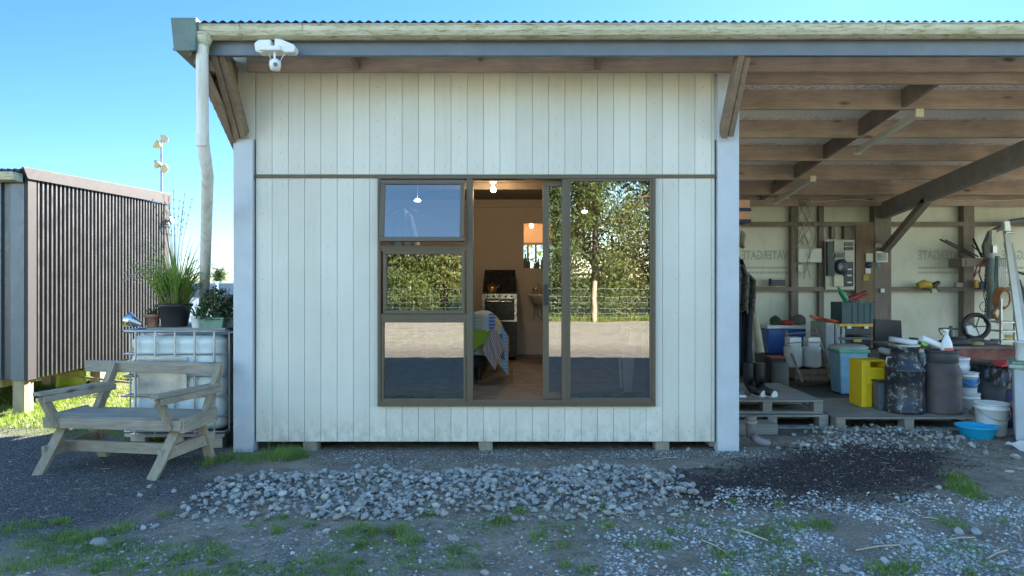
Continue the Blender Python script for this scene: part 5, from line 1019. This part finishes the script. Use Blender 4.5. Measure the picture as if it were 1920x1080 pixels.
pail((P(1813,0,7.75).x, 7.75, .02), .118, .125, .30, 'white pail underneath the pail with the blue band', grp='pails beside the brown milk can')
pail((P(1812,0,7.75).x, 7.75, .325), .100, .115, .23, 'white pail with a blue and red band stacked on the lower pail', band=plain('blue_print_band', (.04,.20,.45), .5), lid=False, handle=.9, grp='pails beside the brown milk can')
pail((P(1793,0,7.95).x, 7.95, .02), .12, .13, .68, 'tall white pail whose rim shows behind the brown milk can', handle=0, grp='pails beside the brown milk can')
pail((P(1868,0,7.05).x, 7.12, 0), .130, .150, .325, 'large white bucket on the ground behind the blue basin', lid=False, handle=.75)
bc = Vector((P(1838,0,6.9).x, 6.95, .0)); MB().lathe([(.135, 0), (.145, .01), (.185, .105), (.205, .115), (.208, .125), (.198, .125), (.18, .112), (.135, .018), (0, .012)], bc, 44, sx=1.0, sy=.85).build('basin', plain('turquoise_plastic', (.01,.36,.60), .35, var=.03), None, org=bc, label='bright turquoise plastic basin on the ground', cat='basin')
t = thing('rubbish_bin', 'dark grey rubbish bin lined with a black bag', 'rubbish bin', (P(1864,0,7.9).x, 7.95, 0)); c = Vector((P(1864,0,7.9).x, 7.95, .0))
MB().lathe([(.19, 0), (.205, .02), (.235, .50), (.24, .58)], c, 36).build('body', plain('charcoal_bin', (.055,.065,.08), .5), t)
def bag(u, v):
    a = 2*math.pi*u; r = .272+.012*math.sin(a*9+v*5)+.010*math.sin(a*23)+.02*v*math.sin(a*3+1); z = .63-.02-v*(.14+.07*math.sin(a*2-1.4)) if v > .08 else .63; return c+Vector((math.cos(a)*r, math.sin(a)*r, z+.006*math.sin(a*17)))
MB().grid(bag, 110, 14).lathe([(.27, .628), (.278, .63), (.25, .645), (.15, .655), (0, .65)], c, 40).build('bin_bag', plain('shiny_black_bag', (.02,.022,.026), .3, bump=.04, scale=2), t)
x0 = P(1895,0,6.74).x; t = thing('wheelie_bin', 'pale blue-grey bin with a green lid, cut by the frame edge', 'bin', (x0, 6.70, 0)); t.rotation_euler.z = R(-34)
tap(x0-.0, x0+.50, 6.70, 7.15, .02, .735, .93).build('body', plain('pale_bin_plastic', (.42,.46,.50), .5, dirt=(.3,.3,.28)), t, bev=.015); MB().box((x0-.04, 6.67, .735), (x0+.54, 7.19, .775)).build('rim', plain('grey_green_rim', (.34,.40,.34), .6), t, bev=.012); MB().box((x0-.02, 6.69, .775), (x0+.52, 7.17, .80)).build('lid', plain('worn_green_lid', (.14,.26,.15), .6, dirt=(.4,.4,.36), dirt_amt=.6), t, bev=.01)
m = MB(); m.tube([(x0+.22+math.cos(i*.4)*.07, 6.705-.0, .36+math.sin(i*.4)*.05) for i in range(3, 14)], .004, 5).build('scrawl', plain('ink_scrawl', (.08,.12,.16), .6), t)
c = Vector((P(1915,0,6.85).x+.015, 6.85, .80)); MB().lathe([(.055, 0), (.06, .01), (.062, .17), (.075, .175), (.075, .19), (.055, .19), (0, .185)], c, 24).build('white_canister', white_pl, None, org=c, label='white canister standing on the green bin lid at the frame edge', cat='canister')
m = MB(); a, b, c_, d = G(1884,834,.02), G(1900,826,.07), G(1990,838,.08), G(1990,862,.02); m.grid(lambda u, v: a.lerp(d, u).lerp(b.lerp(c_, u), v)+Vector((0,0,.02*math.sin(u*14+v*5))), 16, 6).build('plastic_sheet', white_pl, None, org=a, solid=.006, label='crumpled white sheet on the ground under the bin at the frame edge', cat='plastic sheet')
multi = NT('patterned_bag'); vv = multi.n('ShaderNodeTexVoronoi', Scale=14); multi.l(multi.co(), vv.inputs['Vector']); spx = multi.n('ShaderNodeSeparateColor'); multi.l(vv.outputs['Color'], spx.inputs[0]); multi.set(multi.ramp(spx.outputs[0], (0, (.03,.05,.15)), (.35, (.04,.05,.12)), (.5, (.16,.04,.06)), (.7, (.06,.08,.17)), (.95, (.32,.27,.14))), .7)
c = P(1899, 725, 7.4); c.z = .0; blob('patterned_bag', tuple(c), .07, .08, .52*.62, multi.m, 'tall patterned blue and red bag between the rubbish bin and the pale bin', 'bag', 7)
c = P(1888, 688, 7.6); MB().prism([c+Vector((-.06,0,0)), c+Vector((.16,0,.02)), c+Vector((.14,0,.06)), c+Vector((.0,0,.05))], (0,.2,0)).build('red_cover', plain('bright_red_cloth', (.48,.05,.05), .7), None, org=c, label='bright red cloth flap above the patterned bag', cat='cloth')
MB().tube([P(1810,684,7.9), P(1850,688,7.9), P(1900,682,7.8)], .005, 5).build('thin_cane', strawm_, None, org=P(1850,688,7.9), label='thin pale cane lying across the rubbish bin', cat='cane')
MB().box((2.0, 7.0, -.03), (11, 11.5, .004)).build('bay_floor', plain('dark_earth_floor', (.08,.075,.07), .95, var=.3, bump=.4), None, kind='structure')
# ---------------------------------------------------------------- rocks, pebbles, grass
IV, IF = ico(2)
def rock_shape(seed):
    r = np.random.default_rng(seed); v = IV.copy()
    for k in range(9):
        d = r.normal(size=3); d /= np.linalg.norm(d); c = r.uniform(.52, .85); s = v @ d; over = s > c; v[over] -= np.outer(s[over]-c, d)*.92
    v += .05*np.sin(v[:, [1,2,0]]*5+seed)
    return v * np.array([1, r.uniform(.65, .95), r.uniform(.5, .8)])
def rock_mat():
    t = NT('blue_grey_rock'); oi = t.n('ShaderNodeObjectInfo'); g = t.n('ShaderNodeNewGeometry')
    ad = t.n('ShaderNodeMath', operation='ADD'); t.l(oi.outputs['Random'], ad.inputs[0]); t.l(g.outputs['Random Per Island'], ad.inputs[1]); fr = t.n('ShaderNodeMath', operation='FRACT'); t.l(ad.outputs[0], fr.inputs[0])
    base = t.ramp(fr.outputs[0], (0, (.22,.22,.21)), (.22, (.36,.335,.29)), (.3, (.26,.26,.25)), (.5, (.32,.32,.305)), (.8, (.40,.395,.37)), (1, (.52,.51,.48)))
    n = t.noise(t.co(), 24, 5, .75); c = t.mix(t.ramp(n, (.38, 0.0), (.62, .55)), base, (.17,.17,.16)); c = t.mix(t.ramp(t.noise(t.co(), 60, 4, .8), (.6, 0.0), (.7, .5)), c, (.52,.50,.44))
    t.set(c, .85); t.bump(t.noise(t.co(), 55, 4, .8), .35, .004); return t.m
rockm = rock_mat()
shapes = [rock_shape(i) for i in range(14)]
rg = np.random.default_rng(5); rr = random.Random(5)
def scatter(poly_px, n, s0, s1, layers=1, pileh=0.0, pw=.35):
    poly = gp(*poly_px); xs_ = [p[0] for p in poly]; ys_ = [p[1] for p in poly]; out = []
    while len(out) < n:
        x, y = rr.uniform(min(xs_), max(xs_)), rr.uniform(min(ys_), max(ys_)); f = soft(x, y, poly, pw)
        if rr.random() > f**.7 or f < .12: continue
        s = s0 + (s1-s0)*rr.random()**2.2; z = height(x, y) + s*.25 + (pileh*min(1, f*1.2)*rr.random() if pileh else 0); out.append((x, y, z, s))
    return out
def rot(a, b, c): return np.array(Matrix.Rotation(a, 3, 'X') @ Matrix.Rotation(b, 3, 'Y') @ Matrix.Rotation(c, 3, 'Z'))
def clump(name, items, mat_, label, cat, kind='stuff'):
    Vs, Fs, k = [], [], 0
    for x, y, z, s in items:
        v = (shapes[rr.randrange(14)] * s) @ rot(rr.uniform(-.6, .6), rr.uniform(-.6, .6), rr.uniform(0, 6.28)).T + np.array([x, y, z]); Vs.append(v); Fs.append(IF + k); k += len(v)
    o = npmesh(name, np.concatenate(Vs), np.concatenate(Fs), mat_, org=(items[0][0], items[0][1], 0)); return tag(o, label, cat, kind=kind)
PPX = ((385,940),(395,912),(620,893),(960,893),(1060,880),(1180,880),(1270,922),(1318,950),(1180,975),(980,970),(700,982),(420,966))
pile = scatter(PPX, 2500, .010, .036, pileh=.03, pw=.30)
pile += [(x, y, z+.0, s*1.0) for x, y, z, s in scatter(((960,905),(1060,884),(1180,884),(1260,915),(1230,945),(1000,950)), 300, .014, .036, pileh=.075, pw=.25)]
pile.sort(key=lambda p: p[1] - p[2]*3 - p[3]*14)
front, rest = pile[:288], pile[288:]
protos = []
for i in range(14):
    me_o = npmesh('rock', shapes[i], IF, rockm); protos.append(me_o.data)
    bpy.data.objects.remove(me_o)
def put_rock(x, y, z, s, lab, grp, nm='rock', sq=1.0):
    o = bpy.data.objects.new(nm, protos[rr.randrange(14)]); COL.objects.link(o); o.location = (x, y, z); o.scale = (s*rr.uniform(.85, 1.25), s, s*rr.uniform(.8, 1.1)*sq); o.rotation_euler = (rr.uniform(-.5, .5), rr.uniform(-.5, .5), rr.uniform(0, 6.28)); return tag(o, lab, 'rock', grp)
for x, y, z, s in front: put_rock(x, y, z, s, 'blue-grey broken rock in the loose pile along the front of the cabin wall', 'rocks of the pile before the cabin')
clump('rock_pile', rest, rockm, 'rest of the blue-grey rock pile in front of the cabin wall', 'rock pile')
bayp = scatter(((1475,830),(1530,805),(1640,800),(1740,806),(1820,828),(1760,842),(1600,838),(1500,848)), 330, .014, .032, pileh=.03, pw=.2)
clump('rock_spill', bayp, rockm, 'small pale rocks spilled along the pallets of the open bay', 'rocks')
for i, (x, y, s) in enumerate(((1735,826,.052),(1762,822,.05),(1800,824,.055),(1822,838,.05),(1848,852,.038),(1905,860,.045),(1893,888,.035),(1912,882,.03),(1775,840,.045))):
    p = G(x, y); put_rock(p.x, p.y, s*.4, s, 'fist-sized rock lying in front of the blue basin and pallets', 'rocks before the blue basin')
solo = ((281,915,.028),(262,930,.026),(327,924,.028),(187,1022,.050),(205,1026,.02),(268,993,.026),(290,990,.03),(613,1003,.026),(598,1004,.02),(482,1026,.035),(688,1000,.022),(790,998,.024),(850,1014,.036),(771,868,.024),(971,870,.02),(1063,1000,.022),(970,1002,.022),(1387,955,.03),(1316,886,.022),(1290,845,.03),(1100,857,.022),(1188,856,.024),(1210,856,.02),(1760,923,.026),(1737,939,.024),(1800,998,.04),(1830,998,.035),(1700,1022,.045),(1718,1020,.03),(1585,1072,.04),(1660,1060,.035),(1375,1034,.03),(1410,1058,.032),(1415,1000,.03),(1240,1048,.024),(1265,1044,.02),(695,1073,.02),(910,1076,.03),(640,1082,.02),(715,1037,.02),(1200,1072,.022),(565,844,.035),(525,862,.02),(1345,850,.03),(1460,848,.03),(1440,860,.022))
for x, y, s in solo:
    p = G(x, y); put_rock(p.x, p.y, height(p.x, p.y)+s*.3, s, 'single pale stone lying apart on the bare soil and gravel', 'stray stones on the ground')
# pebbles: small faceted stones
OV = np.array([(1,0,0),(0,1,0),(-1,0,0),(0,-1,0),(.2,.1,.62),(0,0,-.5)], float); OF = np.array([(0,1,4),(1,2,4),(2,3,4),(3,0,4),(1,0,5),(2,1,5),(3,2,5),(0,3,5)])
def pebbles(name, pts, mat_, label):
    n = len(pts); P_ = np.array(pts); a = rg.uniform(0, 6.28, n); ca, sa = np.cos(a), np.sin(a)
    v = OV[None] * rg.uniform(.55, 1.15, (n, 6, 1)) * P_[:, None, 3:4]; x = v[..., 0]*ca[:, None] - v[..., 1]*sa[:, None]*.8; y = v[..., 0]*sa[:, None] + v[..., 1]*ca[:, None]*.8
    V_ = np.stack([x, y, v[..., 2]], -1) + P_[:, None, :3]; F_ = OF[None] + (np.arange(n)*6)[:, None, None]
    return tag(npmesh(name, V_.reshape(-1, 3), F_.reshape(-1, 3), mat_), label, 'gravel', kind='stuff')
def peb_mat(nm, *stops):
    t = NT(nm); g = t.n('ShaderNodeNewGeometry'); t.set(t.ramp(g.outputs['Random Per Island'], *stops), .9); return t.m
def pts_in(poly_px, n, s0, s1, pw=.3, pat=0, p=3):
    poly = gp(*poly_px); xs_ = [p_[0] for p_ in poly]; ys_ = [p_[1] for p_ in poly]; out = []
    while len(out) < n:
        x, y = rr.uniform(min(xs_), max(xs_)), rr.uniform(min(ys_), max(ys_))
        f = soft(x, y, poly, pw)
        if pat: f *= max(0, min(1, .5 + pat*noise.noise(Vector((x*2.6, y*2.6, 9)))))
        if rr.random() > f: continue
        s = s0 + (s1-s0)*rr.random()**p; out.append((x, y, height(x, y)+s*.12, s))
    return out
pebbles('pale_gravel', pts_in(((1240,985),(1500,950),(1720,955),(1990,930),(2050,1120),(1150,1120)), 14000, .004, .022, .5, 1.2), peb_mat('pale_pebbles', (0, (.15,.15,.145)), (.4, (.27,.27,.26)), (.8, (.42,.42,.40)), (1, (.60,.59,.56))), 'pale crushed gravel scattered over the soil at the lower right')
pebbles('scattered_chips', pts_in(((180,985),(640,985),(1250,985),(1320,1120),(-100,1120)), 3200, .004, .022, .3, 2.2, 4), peb_mat('chips', (0, (.08,.08,.075)), (.5, (.2,.2,.19)), (.85, (.4,.4,.38)), (1, (.62,.61,.58))), 'small stone chips pressed into the soil in the foreground')
pebbles('pile_fines', pts_in(PPX, 7000, .004, .011, .3), peb_mat('pile_fines', (0, (.14,.14,.13)), (.6, (.28,.28,.26)), (1, (.45,.45,.42))), 'fine crushed stone lying between the rocks of the pile')
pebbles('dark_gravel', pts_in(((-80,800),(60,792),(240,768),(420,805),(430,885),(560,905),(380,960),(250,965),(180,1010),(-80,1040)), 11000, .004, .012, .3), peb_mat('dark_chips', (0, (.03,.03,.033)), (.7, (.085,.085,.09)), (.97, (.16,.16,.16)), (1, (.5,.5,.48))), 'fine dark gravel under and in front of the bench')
pebbles('bark_chips', pts_in(((1245,905),(1300,965),(1420,962),(1700,940),(1800,895),(1770,850),(1640,838),(1500,842),(1400,882)), 13000, .006, .016, .2), peb_mat('bark', (0, (.012,.009,.009)), (.6, (.04,.028,.026)), (.93, (.08,.06,.055)), (1, (.3,.27,.25))), 'dark scoria and bark chips heaped before the open bay')
pebbles('wall_gravel', pts_in(((590,844),(1440,844),(1800,800),(1880,840),(1560,860),(1250,868),(1000,862),(600,880)), 6500, .005, .016, .15, 1.5), peb_mat('wall_chips', (0, (.07,.06,.05)), (.5, (.18,.16,.14)), (1, (.50,.47,.43))), 'brownish gravel strip along the foot of the wall')
pebbles('bay_floor_gravel', [(rr.uniform(2.1, 6.5), rr.uniform(6.6, 9), .006, rr.uniform(.005, .015)) for _ in range(3000)], peb_mat('bay_chips', (0, (.04,.038,.035)), (1, (.22,.20,.18))), 'loose grit around the pallets in the open bay')
V_, F_ = [], []
for _ in range(1500):
    x, y = rr.uniform(-40, 1960), rr.uniform(850, 1100); q = G(x, y); a = rr.uniform(0, 6.28); l = rr.uniform(.01, .05); w_ = rr.uniform(.0008, .002); z = height(q.x, q.y)+.006; dx, dy = math.cos(a)*l, math.sin(a)*l; k = len(V_)
    V_ += [(q.x-dx-dy/l*w_, q.y-dy+dx/l*w_, z), (q.x-dx+dy/l*w_, q.y-dy-dx/l*w_, z), (q.x+dx+dy/l*w_, q.y+dy-dx/l*w_, z+rr.uniform(0, .008)), (q.x+dx-dy/l*w_, q.y+dy+dx/l*w_, z+.004)]; F_.append((k, k+1, k+2, k+3))
tag(npmesh('straw_litter', V_, F_, plain('litter', (.36,.30,.21), .9)), 'dead straw and leaf litter strewn over the foreground soil', 'litter', kind='stuff')
# grass
grassm = leafm('grass_blade', (.07,.14,.02), (.22,.32,.07), .3)
def grass(name, tufts, label, mat_=None, wd=.004):
    V_, F_ = [], []; k = 0
    for cx_, cy_, cz_, r, n, L in tufts:
        for _ in range(n):
            a = rr.uniform(0, 6.28); d = r*rr.random()**.7; x, y = cx_+math.cos(a)*d, cy_+math.sin(a)*d; l = L*rr.uniform(.4, 1.1); b = rr.uniform(0, 6.28); le = rr.uniform(.1, .9)*l; dx, dy = math.cos(b)*le, math.sin(b)*le
            wx_, wy_ = -math.sin(b)*wd*.5, math.cos(b)*wd*.5; h = l*rr.uniform(.6, 1)
            V_ += [(x-wx_, y-wy_, cz_), (x+wx_, y+wy_, cz_), (x+dx*.4+wx_*.8, y+dy*.4+wy_*.8, cz_+h*.62), (x+dx*.4-wx_*.8, y+dy*.4-wy_*.8, cz_+h*.62), (x+dx, y+dy, cz_+h)]
            F_ += [(k, k+1, k+2), (k, k+2, k+3), (k+3, k+2, k+4)]; k += 5
    return tag(npmesh(name, V_, F_, mat_ or grassm, smooth=True), label, 'grass', kind='stuff')
tf = []
def tuft(x, y, r, n, L): p = G(x, y); tf.append((p.x, p.y, height(p.x, p.y), r, n, L))
for x, y, r, n, L in ((445,858,.22,260,.07),(480,862,.16,200,.08),(530,856,.20,420,.13),(555,858,.12,200,.12),(415,862,.12,160,.07),(390,870,.1,110,.06),(250,832,.25,260,.08),(300,828,.2,200,.08),(230,845,.15,130,.05),
    (750,1000,.10,220,.06),(770,1018,.09,200,.055),(700,1002,.07,110,.05),(800,972,.06,80,.05),(935,982,.09,170,.06),(975,966,.06,100,.05),(1130,962,.05,80,.05),(1010,1006,.06,70,.045),(1060,1024,.06,60,.05),(1240,1024,.10,150,.05),(1180,1022,.07,80,.045),(1140,990,.06,80,.05),(1255,1000,.05,50,.04),(1100,1068,.07,90,.05),(1060,1060,.05,60,.05),
    (1805,925,.12,330,.09),(1790,908,.10,180,.08),(1825,935,.10,170,.07),(1375,955,.05,90,.05),(1430,1002,.08,110,.05),(1540,990,.09,140,.06),(1780,980,.12,190,.045),(1660,1072,.11,230,.06),(1700,1070,.08,150,.06),(1350,1040,.08,100,.05),(1880,980,.06,60,.04),(1460,955,.05,50,.05),(1525,1058,.06,60,.05),
    (150,1012,.12,210,.06),(225,995,.10,160,.06),(110,1006,.08,110,.05),(40,1060,.16,260,.06),(120,1050,.14,200,.05),(310,968,.08,80,.04),(230,1020,.12,120,.04),(520,1000,.05,80,.07),(470,988,.06,60,.05),(350,1045,.12,120,.04),(200,1062,.14,180,.05)): tuft(x, y, r, n, L)
for _ in range(1000):
    x, y = rr.uniform(-60, 1980), rr.uniform(975, 1110)
    p = G(x, y); q = noise.noise(Vector((p.x*1.7, p.y*1.7, 31)))
    if q < (-.05 if x < 900 else .12): continue
    tf.append((p.x, p.y, height(p.x, p.y), rr.uniform(.03, .11), rr.randrange(14, 60) if x < 700 else rr.randrange(8, 34), rr.uniform(.018, .05)))
grass('grass', tf, 'sparse grass tufts growing through the soil and gravel')
lg = []
for _ in range(2600):
    x, y = rr.uniform(-9.5, -4.3), rr.uniform(7.35, 13)
    if noise.noise(Vector((x*1.1, y*1.1, 3))) > -.35 and not (y < 8.3 and x > -4.9) and not (x > -5.4 and noise.noise(Vector((x, y, 12))) > .1): lg.append((x, y, 0, .09, 16, .075))
grass('lawn_grass', lg, 'short bright grass in the sunlight beside the dark shed', leafm('sunlit_grass', (.10,.17,.02), (.24,.30,.04), .35), .006)
strawm = plain('dry_stick', (.42,.35,.24), .8)
for a, b, r in (((1372,997),(1440,1020),.006),((1315,1018),(1362,1042),.004),((1605,1038),(1688,1028),.006),((1730,976),(1760,979),.004),((1655,973),(1710,986),.004),((1778,1018),(1828,1014),.006),((1852,1053),(1888,1038),.006),((1908,1002),(1916,1020),.004),((1225,866),(1270,862),.004),((1155,972),(1205,968),.004)):
    p, q = G(*a), G(*b); MB().tube([p+Vector((0,0,.02)), (p+q)/2+Vector((0,.004,.026)), q+Vector((0,0,.02))], r, 5).build('dry_stick', strawm, None, org=p, label='dry straw-coloured stick lying on the gravel at the lower right', cat='stick', group='dry sticks on the gravel')

# ---------------------------------------------------------------- trees, fence and yard behind the camera (seen in the window panes), and beyond the shed
treeleaf = [leafm('tree_leaf_a', (.04,.062,.012), (.15,.19,.045), .3), leafm('tree_leaf_b', (.06,.08,.016), (.22,.23,.06), .3), leafm('tree_leaf_c', (.03,.055,.018), (.11,.15,.05), .3)]
bark = plain('tree_bark', (.10,.075,.055), .9, scale=20)
def tree(x, y, h, rad, seed, lab, n=4200, ls=.24, grp='trees behind the wire fence', kind='tree', low=.06):
    r = np.random.default_rng(seed); rq = random.Random(seed); t = thing(kind, lab, 'tree', (x, y, 0), grp)
    tb = MB(); tb.tube([(x, y, 0), (x+.1*rq.uniform(-1,1), y, h*.4), (x+.3*rq.uniform(-1,1), y, h*.85)], [.02*h, .013*h, .004*h], 8); tips = []
    for i in range(26):
        z0 = h*rq.uniform(.08, .8); a = rq.uniform(0, 6.28); l = rad*rq.uniform(.5, 1)*(1-.55*(z0/h)**2); e = Vector((x+math.cos(a)*l, y+math.sin(a)*l, z0+rq.uniform(-.1, .22)*h)); tb.tube([(x, y, z0), Vector((x, y, z0)).lerp(e, .5)+Vector((0,0,.03*h)), e], [.007*h, .004*h, .0015*h], 5); tips += [e, Vector((x, y, z0)).lerp(e, .6)]
    tb.build('trunk', bark, t)
    tips += [Vector((x+rq.uniform(-.5,.5)*rad, y+rq.uniform(-.5,.5)*rad, h*rq.uniform(low, .98))) for _ in range(44)]
    C = np.array([p[:] for p in tips]); idx = r.integers(0, len(C), n); pos = C[idx] + r.normal(size=(n, 3))*np.array([rad*.12, rad*.12, rad*.13]); pos[:, 2] = np.abs(pos[:, 2]) + .05
    a = r.normal(size=(n, 3)); a[:, 2] -= .5; a /= np.linalg.norm(a, axis=1)[:, None]; b = np.cross(a, r.normal(size=(n, 3))); b /= np.linalg.norm(b, axis=1)[:, None]; l = ls*r.uniform(.5, 1.2, (n, 1))
    V_ = np.stack([pos, pos+a*l*.5+b*l*.19, pos+a*l, pos+a*l*.5-b*l*.19], 1).reshape(-1, 3); F_ = np.arange(4*n).reshape(-1, 4)
    o = npmesh('crown', V_, F_, treeleaf[seed % 3], org=(x, y, 0)); o.location = (0, 0, 0); o.parent = t; return t
for i, (x, y, h, rd) in enumerate(((-9.5,-14.8,7,2.6),(-6.4,-14.2,6.2,2.3),(-3.9,-14.6,5.2,2.1),(-1.6,-14.9,7.8,2.4),(.9,-14.3,7.2,2.2),(3.3,-14.6,8.6,2.3),(5.6,-14.3,9,2.5),(8.4,-14.8,8,2.6),(11.5,-15,7,2.8),(-12.8,-15,6.5,2.8),(2.0,-17.5,11,3.4),(7,-17.5,11,3.4),(-3,-17.5,10,3.4),(-8,-18,10,3.6))):
    tree(x, y, h, rd, i+1, 'leafy tree behind the wire fence, reflected in the window panes', n=15000, ls=.18)
fy = -12.4; fz = thing('wire_fence', 'post and wire fence reflected in the large right pane', 'fence', (1.5, fy, 0))
for i in range(-4, 4):
    xx = 3.05+i*4.2; MB().lathe([(.085, 0), (.08, 1.45), (.05, 1.48)], (xx, fy, 0), 12).build('post', pile_w, fz)
m = MB()
for z in (.15, .32, .5, .7, .92, 1.2): m.tube([(-12, fy-.08, z), (15, fy-.08, z)], .0035, 4)
for i in range(110): m.tube([(-12+i*.245, fy-.08, .15), (-12+i*.245, fy-.08, 1.2)], .002, 3)
m.build('netting', galv, fz)
grass('fence_grass', [(rr.uniform(-13, 14), -12.3-abs(rr.gauss(0, .7)), 0, .22, 16, rr.uniform(.12, .42)) for _ in range(700)], 'long grass along the foot of the wire fence', leafm('fence_grass', (.08,.12,.02), (.26,.30,.07), .3), .02)
for i, (x, y, h, rd) in enumerate(((-.6,15.2,3.4,1.3),(1.3,15.6,3.8,1.5))): tree(x, y, h, rd, 31+i, ('bright bush behind the shed seen through the rear window, left of the pair', 'bright bush behind the shed seen through the rear window, right of the pair')[i], 2600, .16, 'bushes behind the shed', 'bush')
# far view at the left
hm = NT('far_fields'); c_ = hm.ramp(hm.noise(hm.co((.02,.02,.02)), 1.4, 4), (.4, (.16,.20,.08)), (.6, (.30,.33,.10))); hm.set(c_, 1)
m = MB()
def hf(u, v):
    X = -260+420*u; h = 2.5+1.0*noise.noise(Vector((u*5, .3, 0)))+.5*noise.noise(Vector((u*13, 1, 0))); return Vector((X, 300+140*v, -.5+h*math.sin(math.pi*min(1, v*1.0)*.5)**.8))
tag(m.grid(hf, 60, 12).build('hills', hm.m), kind='structure')
for i, (x_, lab) in enumerate(((415, 'round dark tree on the far hill, left of the shed post'), (408, 'smaller dark tree beside the round tree on the far hill'))):
    p = P(x_, 527, 290); t = tree(p.x, 290, 5.6 if i == 0 else 4.4, 2.6 if i == 0 else 2.0, 50+i, lab, 900, .9, 'trees on the far hill', 'distant_tree')
car = thing('parked_car', 'white car with blue-tinted windows parked beyond the tank plants', 'car', (-8, 20, 0)); cw = plain('white_car_paint', (.75,.76,.77), .25, var=.02)
def cb(pts): return MB().prism([(-10.6+a, 19.1, z) for a, z in pts], (0, 1.7, 0))
cb([(0,.35),(0,.85),(.15,1.0),(1.0,1.05),(1.7,1.50),(3.3,1.52),(4.1,1.1),(4.5,1.0),(4.55,.35)]).build('body', cw, car, bev=.05)
for pts in ([(1.15,1.06),(1.75,1.45),(2.3,1.46),(2.3,1.06)], [(2.4,1.06),(2.4,1.46),(3.2,1.46),(3.85,1.1)]): MB().prism([(-10.6+a, 19.085, z) for a, z in pts], (0, .02, 0)).build('window', plain('tinted_window', (.05,.12,.22), .08), car)
for a in (.85, 3.65):
    wl_ = MB().lathe([(.30, 0), (.33, .03), (.33, .19), (.30, .22)], (-10.6+a, 19.28, .33), 24, rmat('X', 90)).build('wheel', rubber, car); MB().lathe([(.19, 0), (.18, .012)], (-10.6+a, 19.06, .33), 20, rmat('X', 90)).build('rim', steel, wl_)
